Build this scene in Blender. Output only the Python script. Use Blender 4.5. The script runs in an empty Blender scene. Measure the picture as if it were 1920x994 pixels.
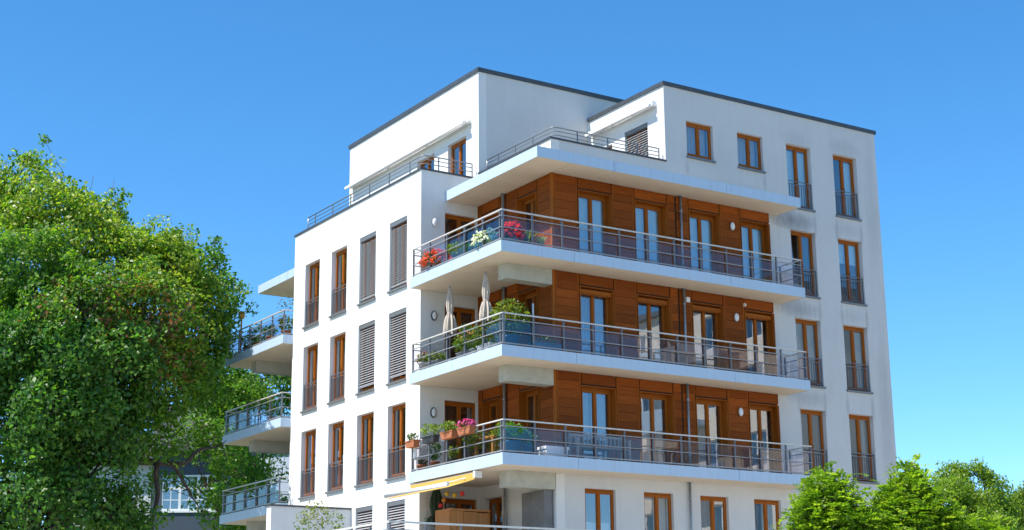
import bpy, math, random
import numpy as np
from mathutils import Matrix, Vector
rnd = random.Random(7)
rng = np.random.default_rng(11)
SC = bpy.context.scene
COL = SC.collection
PI = math.pi

# ------------------------------------------------------------------ camera
YAW, PITCH, ROLL = 0.5701, 0.2509, -0.0089
fwd = Vector((math.sin(YAW)*math.cos(PITCH), math.cos(YAW)*math.cos(PITCH), math.sin(PITCH)))
right0 = Vector((math.cos(YAW), -math.sin(YAW), 0))
up0 = right0.cross(fwd)
right = right0*math.cos(ROLL) - up0*math.sin(ROLL)*-1
up = up0*math.cos(ROLL) - right0*math.sin(ROLL)
cam = bpy.data.cameras.new('camera')
camo = bpy.data.objects.new('camera', cam); COL.objects.link(camo)
M = Matrix((right, up, -fwd)).transposed().to_4x4()
M.translation = Vector((-22.7901, -36.1063, -5.6877))
camo.matrix_world = M
cam.sensor_width = 36.0; cam.lens = 2945.63/1920*36
cam.clip_start = 0.5; cam.clip_end = 3000
SC.camera = camo

# ------------------------------------------------------------------ sky, sun, exposure
SUN = Vector((-1.0, 0.10, 1.44)).normalized()          # towards the sun
elev = math.asin(SUN.z); az = math.atan2(SUN.x, SUN.y)
W = bpy.data.worlds.new('World'); SC.world = W; W.use_nodes = True
nt = W.node_tree; bg = nt.nodes['Background']
sky = nt.nodes.new('ShaderNodeTexSky'); sky.sky_type = 'NISHITA'; sky.sun_disc = False
sky.sun_elevation = elev; sky.sun_rotation = az
sky.altitude = 0; sky.air_density = 0.72; sky.dust_density = 0.15; sky.ozone_density = 4.0
hs = nt.nodes.new('ShaderNodeHueSaturation'); hs.inputs['Saturation'].default_value = 1.24; hs.inputs['Hue'].default_value = 0.494      # the photograph's vivid colour grading
nt.links.new(sky.outputs[0], hs.inputs['Color']); nt.links.new(hs.outputs[0], bg.inputs[0]); bg.inputs[1].default_value = 0.15
sl = bpy.data.lights.new('sun', 'SUN'); sl.energy = 4.4; sl.angle = math.radians(0.5); sl.color = (1.0, 0.955, 0.88)
so = bpy.data.objects.new('sun', sl); COL.objects.link(so)
so.rotation_euler = SUN.to_track_quat('Z', 'Y').to_euler(); so.location = (-40, 0, 60)
vs = SC.view_settings; vs.view_transform = 'Standard'; vs.look = 'None'; vs.gamma = 1.0; vs.use_curve_mapping = False
vs.exposure = 0.78
SC.cycles.use_denoising = True
SC.cycles.max_bounces = 8; SC.cycles.transparent_max_bounces = 24

# ------------------------------------------------------------------ materials
MATS = {}
def newmat(name):
    m = bpy.data.materials.new(name); m.use_nodes = True; MATS[name] = m
    n = m.node_tree.nodes; return m, n, m.node_tree.links, n['Principled BSDF']
def coords(n, l, scale=(1, 1, 1)):
    tc = n.new('ShaderNodeTexCoord'); mp = n.new('ShaderNodeMapping'); mp.inputs['Scale'].default_value = scale
    l.new(tc.outputs['Object'], mp.inputs[0]); return mp.outputs[0]
def noise(n, l, vec, scale, detail=4, rough=.6):
    t = n.new('ShaderNodeTexNoise'); t.inputs['Scale'].default_value = scale; t.inputs['Detail'].default_value = detail
    t.inputs['Roughness'].default_value = rough; l.new(vec, t.inputs['Vector']); return t.outputs[0]
def ramp(n, l, fac, stops):
    r = n.new('ShaderNodeValToRGB'); e = r.color_ramp.elements
    while len(e) < len(stops): e.new(.5)
    for i, (p, c) in enumerate(stops): e[i].position = p; e[i].color = (*c, 1) if len(c) == 3 else c
    l.new(fac, r.inputs[0]); return r.outputs[0]
def mixc(n, l, fac, a, b, mode='MIX'):
    m = n.new('ShaderNodeMix'); m.data_type = 'RGBA'; m.blend_type = mode
    for s, v in ((m.inputs[0], fac), (m.inputs[6], a), (m.inputs[7], b)):
        if isinstance(v, (int, float)): s.default_value = v
        elif isinstance(v, tuple): s.default_value = (*v, 1)
        else: l.new(v, s)
    return m.outputs[2]
def mth(n, l, op, a, b=None, c=None):
    m = n.new('ShaderNodeMath'); m.operation = op
    for i, v in enumerate((a, b, c)):
        if v is None: continue
        if isinstance(v, (int, float)): m.inputs[i].default_value = v
        else: l.new(v, m.inputs[i])
    return m.outputs[0]
def bump(n, l, b, h, strength=.2, dist=.01):
    u = n.new('ShaderNodeBump'); u.inputs['Strength'].default_value = strength; u.inputs['Distance'].default_value = dist
    l.new(h, u.inputs['Height']); l.new(u.outputs[0], b.inputs['Normal'])

def plain(name, col, rough=.6, metal=0.0, var=.12, vscale=6, bmp=.1):
    m, n, l, b = newmat(name)
    v = coords(n, l); f = noise(n, l, v, vscale)
    lo = tuple(c*(1-var) for c in col); hi = tuple(min(1, c*(1+var)) for c in col)
    l.new(ramp(n, l, f, [(.3, lo), (.7, hi)]), b.inputs['Base Color'])
    b.inputs['Roughness'].default_value = rough; b.inputs['Metallic'].default_value = metal
    if bmp: bump(n, l, b, noise(n, l, v, vscale*12), bmp, .004)
    return m

def stucco(name, col, stains=()):
    m, n, l, b = newmat(name)
    v = coords(n, l)
    big = noise(n, l, v, .55, 5, .6)
    st = noise(n, l, coords(n, l, (4.2, 4.2, .3)), 1.0, 8, .68); mot = noise(n, l, v, 7.0, 6, .7)
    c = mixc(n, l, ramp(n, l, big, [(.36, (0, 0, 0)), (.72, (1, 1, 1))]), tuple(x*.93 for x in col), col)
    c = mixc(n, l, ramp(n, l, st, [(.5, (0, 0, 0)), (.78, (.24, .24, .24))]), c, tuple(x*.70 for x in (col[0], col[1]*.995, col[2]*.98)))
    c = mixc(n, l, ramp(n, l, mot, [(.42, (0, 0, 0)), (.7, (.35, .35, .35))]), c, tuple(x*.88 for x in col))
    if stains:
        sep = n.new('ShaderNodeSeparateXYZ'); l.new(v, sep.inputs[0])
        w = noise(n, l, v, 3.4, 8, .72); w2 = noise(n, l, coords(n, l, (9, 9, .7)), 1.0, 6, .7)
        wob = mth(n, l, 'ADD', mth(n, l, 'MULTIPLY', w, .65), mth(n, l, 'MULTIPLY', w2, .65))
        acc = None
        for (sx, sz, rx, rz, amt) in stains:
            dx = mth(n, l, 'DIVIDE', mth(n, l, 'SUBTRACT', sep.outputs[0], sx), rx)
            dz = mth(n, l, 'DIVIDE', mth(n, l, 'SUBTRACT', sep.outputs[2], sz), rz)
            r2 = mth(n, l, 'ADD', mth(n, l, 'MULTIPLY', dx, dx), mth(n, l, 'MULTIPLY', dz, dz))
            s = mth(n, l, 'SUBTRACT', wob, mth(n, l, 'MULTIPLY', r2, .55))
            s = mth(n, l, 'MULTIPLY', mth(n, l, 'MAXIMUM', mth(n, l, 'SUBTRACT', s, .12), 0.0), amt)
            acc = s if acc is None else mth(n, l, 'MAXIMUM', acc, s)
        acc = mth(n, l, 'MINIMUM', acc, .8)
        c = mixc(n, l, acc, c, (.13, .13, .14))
    l.new(c, b.inputs['Base Color']); b.inputs['Roughness'].default_value = .9
    b.inputs['Specular IOR Level'].default_value = .2
    bump(n, l, b, noise(n, l, v, 55, 5, .7), .35, .006)
    return m

def wood(name, dark, light, rough=.5, axis=0, rv=.5):
    """grain stretched along a local axis; each object takes a slightly different shade"""
    m, n, l, b = newmat(name)
    sc = [14, 14, 14]; sc[axis] = .7
    oi = n.new('ShaderNodeObjectInfo')
    tc = n.new('ShaderNodeTexCoord'); ad = n.new('ShaderNodeVectorMath'); ad.operation = 'ADD'
    cx = n.new('ShaderNodeCombineXYZ'); l.new(mth(n, l, 'MULTIPLY', oi.outputs['Random'], 37.0), cx.inputs[axis])
    l.new(tc.outputs['Object'], ad.inputs[0]); l.new(cx.outputs[0], ad.inputs[1])
    mp = n.new('ShaderNodeMapping'); mp.inputs['Scale'].default_value = sc; l.new(ad.outputs[0], mp.inputs[0])
    g = noise(n, l, mp.outputs[0], 1.6, 6, .7)
    c = ramp(n, l, g, [(.28, dark), (.72, light)])
    k = mth(n, l, 'ADD', mth(n, l, 'MULTIPLY', oi.outputs['Random'], rv), 1-rv/2)
    c = mixc(n, l, 1.0, c, k, 'MULTIPLY')
    l.new(c, b.inputs['Base Color']); b.inputs['Roughness'].default_value = rough; b.inputs['Specular IOR Level'].default_value = .12
    bump(n, l, b, g, .25, .004)
    return m

def glass(name, tint, refl, fres=.9, rough=0.0):
    m, n, l, b = newmat(name)
    n.remove(b); out = [x for x in n if x.type == 'OUTPUT_MATERIAL'][0]
    tr = n.new('ShaderNodeBsdfTransparent'); tr.inputs[0].default_value = (*tint, 1)
    gl = n.new('ShaderNodeBsdfGlossy'); gl.inputs['Roughness'].default_value = rough; gl.inputs[0].default_value = (.97, .98, 1, 1)
    fr = n.new('ShaderNodeFresnel')
    geo = n.new('ShaderNodeNewGeometry')                   # a thin pane reflects alike on both faces (no total internal reflection)
    l.new(mth(n, l, 'SUBTRACT', 1.5, mth(n, l, 'MULTIPLY', geo.outputs['Backfacing'], 1.5-1/1.5)), fr.inputs[0])
    # slight waviness of the pane
    v = coords(n, l); u = n.new('ShaderNodeBump'); u.inputs['Strength'].default_value = .06; u.inputs['Distance'].default_value = .02
    l.new(noise(n, l, v, 1.3, 1), u.inputs['Height']); l.new(u.outputs[0], gl.inputs['Normal'])
    mx = n.new('ShaderNodeMixShader')
    l.new(mth(n, l, 'MINIMUM', mth(n, l, 'ADD', mth(n, l, 'MULTIPLY', fr.outputs[0], fres), refl), 1.0), mx.inputs[0])
    l.new(tr.outputs[0], mx.inputs[1]); l.new(gl.outputs[0], mx.inputs[2]); l.new(mx.outputs[0], out.inputs[0])
    return m

def fabric(name, col, trans=.35):
    m, n, l, b = newmat(name)
    out = [x for x in n if x.type == 'OUTPUT_MATERIAL'][0]
    v = coords(n, l); f = noise(n, l, v, 9)
    c = ramp(n, l, f, [(.3, tuple(x*.9 for x in col)), (.7, col)])
    l.new(c, b.inputs['Base Color']); b.inputs['Roughness'].default_value = .9
    t = n.new('ShaderNodeBsdfTranslucent'); l.new(c, t.inputs[0])
    mx = n.new('ShaderNodeMixShader'); mx.inputs[0].default_value = trans
    l.new(b.outputs[0], mx.inputs[1]); l.new(t.outputs[0], mx.inputs[2]); l.new(mx.outputs[0], out.inputs[0])
    return m

def leafmat(name, gloss=.5, trans=.38):
    m, n, l, b = newmat(name)
    out = [x for x in n if x.type == 'OUTPUT_MATERIAL'][0]
    a = n.new('ShaderNodeAttribute'); a.attribute_name = 'Col'
    l.new(a.outputs[0], b.inputs['Base Color']); b.inputs['Roughness'].default_value = gloss
    b.inputs['Specular IOR Level'].default_value = .35
    t = n.new('ShaderNodeBsdfTranslucent')
    l.new(mixc(n, l, 1.0, a.outputs[0], (1.45, 1.6, .6), 'MULTIPLY'), t.inputs[0])
    mx = n.new('ShaderNodeMixShader'); mx.inputs[0].default_value = trans
    l.new(b.outputs[0], mx.inputs[1]); l.new(t.outputs[0], mx.inputs[2]); l.new(mx.outputs[0], out.inputs[0])
    return m

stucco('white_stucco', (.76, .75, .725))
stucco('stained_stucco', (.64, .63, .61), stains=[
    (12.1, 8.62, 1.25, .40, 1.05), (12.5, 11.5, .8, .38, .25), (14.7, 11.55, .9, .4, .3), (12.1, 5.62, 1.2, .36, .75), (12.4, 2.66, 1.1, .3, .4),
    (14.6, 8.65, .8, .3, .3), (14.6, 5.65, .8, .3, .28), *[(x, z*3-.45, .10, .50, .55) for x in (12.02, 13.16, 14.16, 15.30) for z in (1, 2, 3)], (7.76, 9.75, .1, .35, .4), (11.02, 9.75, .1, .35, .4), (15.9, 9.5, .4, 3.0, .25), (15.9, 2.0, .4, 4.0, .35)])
plain('soffit', (.68, .575, .44), .85, var=.05, vscale=1.5)  # off-white panels; warm bounce light is put into this beige
plain('concrete', (.44, .43, .36), .9, var=.13, vscale=3)
m, n, l, b = newmat('fascia')
f1 = noise(n, l, coords(n, l, (6, 6, .35)), 1.0, 7, .7); f2 = noise(n, l, coords(n, l), .8, 4)
c = mixc(n, l, ramp(n, l, f1, [(.5, (0, 0, 0)), (.75, (.30, .30, .30))]), mixc(n, l, f2, (.44, .56, .68), (.48, .60, .72)), (.27, .30, .33))
l.new(c, b.inputs['Base Color']); b.inputs['Roughness'].default_value = .42
plain('slate_metal', (.075, .082, .09), .45, metal=.3, var=.15, vscale=3, bmp=.03)
plain('grey_metal', (.20, .205, .21), .45, metal=.4, var=.1)
plain('steel', (.30, .30, .305), .4, metal=.25, var=.08, vscale=10, bmp=.02)
plain('steel_dark', (.17, .175, .19), .42, metal=.3, var=.1, vscale=10, bmp=.02)
plain('handrail', (.66, .62, .56), .4, metal=.2, var=.06, bmp=0)
plain('blind_grey', (.35, .35, .36), .5, metal=.0, var=.06, bmp=0)
plain('zinc_pipe', (.33, .36, .38), .45, metal=.4, var=.1)
plain('interior', (.30, .28, .25), .9, var=.1, vscale=1)
plain('interior_floor', (.22, .15, .09), .7, var=.2)
plain('terrace_tile', (.30, .29, .27), .8, var=.15)
plain('membrane', (.035, .022, .015), .9)
plain('white_plastic', (.78, .78, .77), .4, var=.03, bmp=0)
plain('black_plastic', (.02, .02, .02), .5, bmp=0)
plain('lamp_glass', (.80, .80, .78), .25, var=.02, bmp=0)
plain('terracotta', (.38, .13, .055), .85, var=.2)
plain('black_pot', (.035, .035, .038), .6)
plain('blue_pot', (.035, .12, .20), .35)
plain('grey_pot', (.26, .27, .28), .8)
plain('white_pot', (.7, .7, .68), .6)
plain('soil', (.04, .028, .02), 1)
plain('bark', (.065, .05, .04), .95, var=.4, vscale=8, bmp=.7)
plain('twig_bark', (.11, .085, .06), .95, var=.3, vscale=8)
plain('taupe_cloth', (.50, .43, .36), .95, var=.1)
plain('green_cloth', (.03, .055, .03), .95, var=.2)
plain('grey_cover', (.17, .165, .16), .8, var=.25, vscale=2)
fabric('yellow_cloth', (.85, .60, .16), .4)
fabric('curtain_white', (.72, .71, .69), .3)
fabric('curtain_blue', (.45, .52, .58), .3)
fabric('curtain_dark', (.16, .15, .15), .15)
plain('roller_blind', (.44, .62, .66), .8, var=.03, bmp=0)
wood('plank_wood', (.185, .040, .004), (.32, .078, .009), .6, 0, .55)
wood('plank_wood_y', (.185, .040, .004), (.32, .078, .009), .6, 1, .55)
wood('frame_wood', (.28, .074, .008), (.38, .110, .012), .5, 2, .15)
wood('batten_wood', (.21, .05, .005), (.31, .085, .009), .6, 2, .1)
wood('bench_wood', (.28, .22, .17), (.40, .33, .26), .7, 0, .2)
wood('table_wood', (.42, .19, .05), (.52, .25, .08), .6, 0, .1)
wood('wicker', (.30, .13, .045), (.48, .24, .10), .7, 2, .2)
glass('window_glass', (.95, .97, .975), .11)
glass('rail_glass', (.93, .92, .945), .008, .8)
glass('blue_glass', (.55, .74, .86), .02, .8)
leafmat('leaf', .4, .5)
leafmat('petal', .6, .3)
plain('house_slate', (.055, .075, .10), .85, var=.1)
plain('house_white', (.62, .63, .64), .85, var=.08)
plain('cream_wall', (.80, .72, .62), .85, var=.05, vscale=1)
plain('roof_tile', (.055, .055, .065), .8, var=.3, vscale=5)
plain('lawn', (.05, .10, .025), .95, var=.4, vscale=2)
plain('paving', (.46, .42, .36), .9, var=.15, vscale=4)
plain('asphalt', (.06, .06, .062), .9, var=.2, vscale=6)
plain('kerb_stone', (.36, .35, .34), .9, var=.15)
plain('parquet_shadow', (.12, .1, .09), .9)
for nm, c in (('ball_yellow', (.75, .5, .05)), ('ball_orange', (.7, .25, .03)), ('ball_red', (.65, .04, .03)), ('ball_white', (.75, .72, .66))): plain(nm, c, .6, bmp=0)

# ------------------------------------------------------------------ mesh helpers
class MB:
    def __init__(s): s.v = []; s.f = []
    def quad(s, a, b, c, d):
        k = len(s.v); s.v += [tuple(a), tuple(b), tuple(c), tuple(d)]; s.f.append((k, k+1, k+2, k+3)); return s
    def box(s, x0, x1, y0, y1, z0, z1):
        x0, x1 = min(x0, x1), max(x0, x1); y0, y1 = min(y0, y1), max(y0, y1); z0, z1 = min(z0, z1), max(z0, z1)
        k = len(s.v)
        s.v += [(x0, y0, z0), (x1, y0, z0), (x1, y1, z0), (x0, y1, z0), (x0, y0, z1), (x1, y0, z1), (x1, y1, z1), (x0, y1, z1)]
        s.f += [tuple(k+i for i in q) for q in ((0, 3, 2, 1), (4, 5, 6, 7), (0, 1, 5, 4), (1, 2, 6, 5), (2, 3, 7, 6), (3, 0, 4, 7))]
        return s
    def tube(s, pts, rad, seg=8, cap=True):
        pts = [Vector(p) for p in pts]; n = len(pts)
        if isinstance(rad, (int, float)): rad = [rad]*n
        k0 = len(s.v); ref = None
        for i, p in enumerate(pts):
            t = (pts[min(i+1, n-1)] - pts[max(i-1, 0)]).normalized()
            if ref is None: ref = Vector((0, 0, 1)) if abs(t.z) < .9 else Vector((1, 0, 0))
            a = t.cross(ref).normalized(); b = t.cross(a).normalized(); ref = b.cross(t) if b.cross(t).length > .1 else ref
            ref = -(t.cross(a).normalized()) if False else ref
            a = t.cross(ref).normalized(); b = t.cross(a).normalized()
            for j in range(seg):
                an = 2*PI*j/seg; s.v.append(tuple(p + (a*math.cos(an) + b*math.sin(an))*rad[i]))
        for i in range(n-1):
            for j in range(seg):
                j2 = (j+1) % seg; s.f.append((k0+i*seg+j, k0+i*seg+j2, k0+(i+1)*seg+j2, k0+(i+1)*seg+j))
        if cap:
            s.f.append(tuple(k0+j for j in range(seg))[::-1]); s.f.append(tuple(k0+(n-1)*seg+j for j in range(seg)))
        return s
    def lathe(s, prof, seg=14, c=(0, 0, 0), sx=1, sy=1):
        k0 = len(s.v); n = len(prof)
        for r, z in prof:
            for j in range(seg):
                a = 2*PI*j/seg; s.v.append((c[0]+r*math.cos(a)*sx, c[1]+r*math.sin(a)*sy, c[2]+z))
        for i in range(n-1):
            for j in range(seg):
                j2 = (j+1) % seg; s.f.append((k0+i*seg+j, k0+i*seg+j2, k0+(i+1)*seg+j2, k0+(i+1)*seg+j))
        s.f.append(tuple(k0+j for j in range(seg))[::-1]); s.f.append(tuple(k0+(n-1)*seg+j for j in range(seg)))
        return s
    def mesh(s, name, mat, smooth=False):
        m = bpy.data.meshes.new(name); m.from_pydata(s.v, [], s.f); m.update()
        m.materials.append(MATS[mat])
        if smooth: m.polygons.foreach_set('use_smooth', [True]*len(m.polygons))
        return m
def link(name, mesh, parent=None, loc=None, rotz=None):
    o = bpy.data.objects.new(name, mesh); COL.objects.link(o)
    if parent is not None: o.parent = parent
    if loc is not None: o.location = loc
    if rotz: o.rotation_euler[2] = rotz
    return o
def tag(o, label, cat, group=None, kind=None):
    o['label'] = label; o['category'] = cat
    if group: o['group'] = group
    if kind: o['kind'] = kind
    return o
def empty(name, loc, label=None, cat=None, group=None, rotz=0):
    o = bpy.data.objects.new(name, None); COL.objects.link(o); o.location = loc; o.rotation_euler[2] = rotz
    o.empty_display_size = .2
    if label: tag(o, label, cat, group)
    return o
def fold(mb, s):                                             # mirror y -> s - y
    mb.v = [(x, s-y, z) for x, y, z in mb.v]; mb.f = [tuple(reversed(f)) for f in mb.f]; return mb

# ------------------------------------------------------------------ the building
GZ = -7.4
BASE = Vector((8, 8, GZ))
B = empty('apartment_building', BASE, 'white flat-roofed apartment block with brown wood cladding and corner balconies', 'building')
def bpart(name, mb, mat, parent=B, smooth=False):
    """a part in world coordinates; the mesh keeps world coordinates"""
    o = link(name, mb.mesh(name, mat, smooth), parent)
    if parent is B: o.location = -BASE
    return o

def holed(axis, plane, t, u0, u1, z0, z1, holes):
    """a wall of thickness t with rectangular openings (ua, ub, za, zb)"""
    us = sorted({u0, u1, *[min(max(h[i], u0), u1) for h in holes for i in (0, 1)]})
    zs = sorted({z0, z1, *[min(max(h[i], z0), z1) for h in holes for i in (2, 3)]})
    def solid(i, j):
        if i < 0 or j < 0 or i >= len(us)-1 or j >= len(zs)-1: return False
        u = (us[i]+us[i+1])/2; z = (zs[j]+zs[j+1])/2
        return not any(h[0] < u < h[1] and h[2] < z < h[3] for h in holes)
    P = (lambda u, d, z: (u, plane+d, z)) if axis == 'y' else (lambda u, d, z: (plane+d, u, z))
    mb = MB(); flip = axis == 'x'
    def q(a, b, c, d):
        mb.quad(*((d, c, b, a) if flip else (a, b, c, d)))
    for i in range(len(us)-1):
        for j in range(len(zs)-1):
            if not solid(i, j): continue
            a, b, c, d = us[i], us[i+1], zs[j], zs[j+1]
            q(P(a, 0, c), P(b, 0, c), P(b, 0, d), P(a, 0, d))
            q(P(b, t, c), P(a, t, c), P(a, t, d), P(b, t, d))
            if not solid(i-1, j): q(P(a, t, c), P(a, 0, c), P(a, 0, d), P(a, t, d))
            if not solid(i+1, j): q(P(b, 0, c), P(b, t, c), P(b, t, d), P(b, 0, d))
            if not solid(i, j-1): q(P(a, t, c), P(b, t, c), P(b, 0, c), P(a, 0, c))
            if not solid(i, j+1): q(P(a, 0, d), P(b, 0, d), P(b, t, d), P(a, t, d))
    return mb

FX, FY = .383, 1.12                       # planes of the two white facades
YL, YB, XE = 5.303, 14.656, 16.245        # recess corner, far corner, right corner
WX, WY = 2.462, 1.06                      # wood corner
S = 3.0
# openings
LW = [(6.20+2.117*i, 7.37+2.117*i) for i in range(4)]                    # left facade columns (y)
CW = [3.50+2.136*i for i in range(6)]                                   # right facade columns (x)
left_holes = [(a, b, k*S+.03, k*S+2.32) for k in (-1, 0, 1, 2) for a, b in LW]
right_holes = [(2.0, 6.896, 9.78, 13.0)]
for k in (0, 1, 2):
    for i in range(4): right_holes.append((CW[i]-.08, CW[i]+1.16, k*S, k*S+2.32))
for i in range(4): right_holes.append((CW[i], CW[i]+1.10, -2.95, -.68))
for k in (-1, 0, 1, 2, 3):
    for i in (4, 5): right_holes.append((CW[i], CW[i]+1.10, k*S+.09, k*S+2.32))
for i in (2, 3): right_holes.append((CW[i], CW[i]+1.10, 10.11, 11.33))
ret_holes = [(1.25, 2.42, k*S+(0.02 if k >= 0 else .02), k*S+2.31) for k in (-1, 0, 1, 2)]
wl_holes = [(a, b, k*S, k*S+2.31) for k in (0, 1, 2) for a, b in ((1.86, 2.94), (4.03, 5.03))] + [(4.03, 5.03, -3, -.69)]

bpart('wall', holed('x', FX, .34, YL, YB, GZ, 9.60, left_holes), 'white_stucco')
bpart('wall', holed('y', YL, .34, FX+.34, WX+.04, GZ, 9.60, ret_holes), 'white_stucco')
bpart('wall', holed('x', WX+.04, .30, FY, YL, GZ, 9.78, wl_holes), 'white_stucco')
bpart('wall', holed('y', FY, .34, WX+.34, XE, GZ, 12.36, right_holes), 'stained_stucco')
bpart('wall', holed('x', XE-.34, .34, FY+.34, 18.83, GZ, 12.36, [(5.35, 19, 9.2, 13)]), 'white_stucco')
bpart('wall', holed('y', YB-.34, .34, FX+.34, WX+.04, GZ, 9.60, []), 'white_stucco')
bpart('wall', holed('x', WX+.04, .30, YB, 18.83, GZ, 9.6, []), 'white_stucco')
bpart('wall', holed('y', 18.49, .34, WX+.34, XE-.34, GZ, 9.2, []), 'white_stucco')
b1_holes = [(6.10, 7.28, 9.3, 11.34), (8.2, 9.4, 9.3, 11.34)]
b2_holes = [(2.0, 3.25, 9.3, 11.38), (3.95, 4.6, 9.3, 11.2)]
P1X, P1Y = 2.51, 5.30
bpart('penthouse_wall', holed('x', P1X, .3, P1Y, 14.60, 9.605, 13.33, b1_holes), 'white_stucco')
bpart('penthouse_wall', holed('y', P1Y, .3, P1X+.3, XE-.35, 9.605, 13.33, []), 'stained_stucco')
bpart('penthouse_wall', holed('y', 14.30, .3, P1X+.3, XE-.35, 9.605, 13.33, []), 'white_stucco')
bpart('penthouse_wall', holed('x', XE-.65, .3, P1Y+.3, 14.30, 9.605, 13.33, []), 'white_stucco')
bpart('penthouse_wall', holed('x', 6.896, .3, FY+.34, P1Y, 9.3, 12.36, b2_holes), 'white_stucco')
# roofs, inner floors, core
bpart('roof', MB().box(P1X+.3, XE-.66, P1Y+.3, 14.3, 13.0, 13.2), 'grey_metal')
bpart('roof', MB().box(7.2, XE-.35, FY+.35, P1Y-.01, 12.0, 12.2), 'grey_metal')
bpart('terrace_floor', MB().box(FX+.345, P1X-.001, YL+.345, YB-.345, 9.0, 9.3), 'terrace_tile')
bpart('terrace_floor', MB().box(2.81, 6.89, FY+.345, P1Y-.005, 9.0, 9.29), 'terrace_tile')
for k in (-1, 0, 1, 2, 3):
    z = k*S
    if k < 3: bpart('inner_floor', MB().box(FX+.345, WX+.36, YL+.345, YB-.345, z-.3, z-.005), 'interior_floor')
    bpart('inner_floor', MB().box(WX+.365, XE-.345, FY+.345, 18.4, z-.3, z-.006), 'interior_floor')
bpart('inner_floor', MB().box(FX+.345, WX+.36, YL+.345, YB-.345, 8.69, 8.99), 'interior')
bpart('inner_core', MB().box(5.0, 14.2, 4.6, 13.0, GZ+.1, 8.95), 'interior')
bpart('inner_core', MB().box(2.85, 4.9, 9.2, 9.4, GZ+.1, 8.6), 'interior')
for i, x in enumerate((5.2, 7.3, 9.5, 11.5, 13.5)):
    bpart('inner_wall', MB().box(x-.06, x+.06, FY+.35, 4.59, GZ+.1, 8.9), 'interior')
for y in (7.8, 12.1):
    bpart('inner_wall', MB().box(FX+.35, 4.9, y-.06, y+.06, GZ+.1, 8.6), 'interior')

# copings
def coping(x0, x1, y0, y1, z, h=.13):
    """sheet-metal coping in lengths with open joints"""
    ax = 0 if x1-x0 > y1-y0 else 1; L = (x1-x0, y1-y0)[ax]; n = max(1, int(round(L/2.6)))
    for i in range(n):
        a = (x0, y0)[ax]+L*i/n+(.005 if i else 0); b = (x0, y0)[ax]+L*(i+1)/n-(.005 if i < n-1 else 0)
        bpart('coping', MB().box(a, b, y0, y1, z, z+h) if ax == 0 else MB().box(x0, x1, a, b, z, z+h), 'slate_metal')
coping(P1X-.05, P1X+.36, P1Y-.05, 14.66, 13.33, .14); coping(P1X+.36, XE-.3, P1Y-.05, P1Y+.36, 13.33, .14)
coping(P1X+.36, XE-.3, 14.3, 14.66, 13.33, .14); coping(XE-.7, XE-.3, P1Y+.36, 14.3, 13.33, .14)
coping(6.846, 7.25, FY-.05, P1Y-.052, 12.36, .13); coping(7.25, XE+.05, FY-.05, FY+.40, 12.36, .13); coping(XE-.4, XE+.05, FY+.40, 5.24, 12.36, .13)
coping(FX-.04, FX+.38, YL-.04, YB+.04, 9.60, .055); coping(FX+.38, P1X-.003, YL-.04, YL+.38, 9.60, .055); coping(FX+.38, P1X-.003, YB-.38, YB+.04, 9.60, .055)
coping(WX+.0, WX+.38, FY-.045, P1Y-.003, 9.78, .05); coping(WX+.38, 6.893, FY-.045, FY+.36, 9.78, .05)

# ------------------------------------------------------------------ windows
CACHE = {}
def shared(key, fn):
    if key not in CACHE: CACHE[key] = fn()
    return CACHE[key]
def frame_mesh(w, h, d, lining):
    mb = MB(); f = .04
    mb.box(0, f, d, d+.08, 0, h); mb.box(w-f, w, d, d+.08, 0, h); mb.box(f, w-f, d, d+.08, 0, f+.03); mb.box(f, w-f, d, d+.08, h-f-.02, h)
    c = w/2
    for a, b in ((f, c-.012), (c+.012, w-f)):          # two casements
        s = .052; y0, y1 = d-.018, d+.05
        z0, z1 = f+.035, h-f-.025
        mb.box(a+.002, a+s, y0, y1, z0, z1); mb.box(b-s, b-.002, y0, y1, z0, z1)
        mb.box(a+s, b-s, y0, y1, z0, z0+.085); mb.box(a+s, b-s, y0, y1, z1-.07, z1)
    mb.box(c-.036, c+.036, d-.034, d-.02, f+.04, h-f-.03)
    mb.box(c+.02, c+.034, d-.06, d-.035, h*.44, h*.44+.11)   # handle stub
    if lining:
        mb.box(-.022, -.001, -.075, d+.03, -.0, h+.02); mb.box(w+.001, w+.022, -.075, d+.03, 0, h+.02); mb.box(-.001, w+.001, -.07, d+.03, h+.002, h+.02)
    return mb.mesh('window_frame', 'frame_wood')
def pane_mesh(w, h, d):
    f = .04; s = .052; c = w/2
    return MB().box(f+s-.01, c-.012-s+.01, d+.012, d+.02, f+.11, h-f-.085).mesh('pane', 'window_glass')
def rail_mesh(w, y):
    mb = MB()
    mb.box(.005, w-.005, y, y+.03, .93, .955); mb.box(.005, w-.005, y, y+.03, .82, .84); mb.box(.005, w-.005, y, y+.03, .08, .10)
    n = max(6, int(round(w/.115)))
    for i in range(n+1):
        x = .02+(w-.04)*i/n; mb.box(x-.007, x+.007, y+.008, y+.022, .10, .82)
    mb.box(.005, .03, y, y+.03, .0, .93); mb.box(w-.03, w-.005, y, y+.03, .0, .93)
    return mb.mesh('balustrade', 'steel_dark')
def curtain_mesh(x0, x1, z0, z1, y, mat, amp=.03, per=.11):
    n = max(10, int((x1-x0)/.018)); mb = MB()
    for i in range(n+1):
        x = x0+(x1-x0)*i/n; yy = y+amp*math.sin(x/per*2*PI+math.sin(x*7)*1.2)
        mb.v += [(x, yy, z0), (x, yy, z1)]
    for i in range(n): mb.f.append((2*i, 2*i+2, 2*i+3, 2*i+1))
    return mb.mesh('curtain', mat, True)
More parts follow.
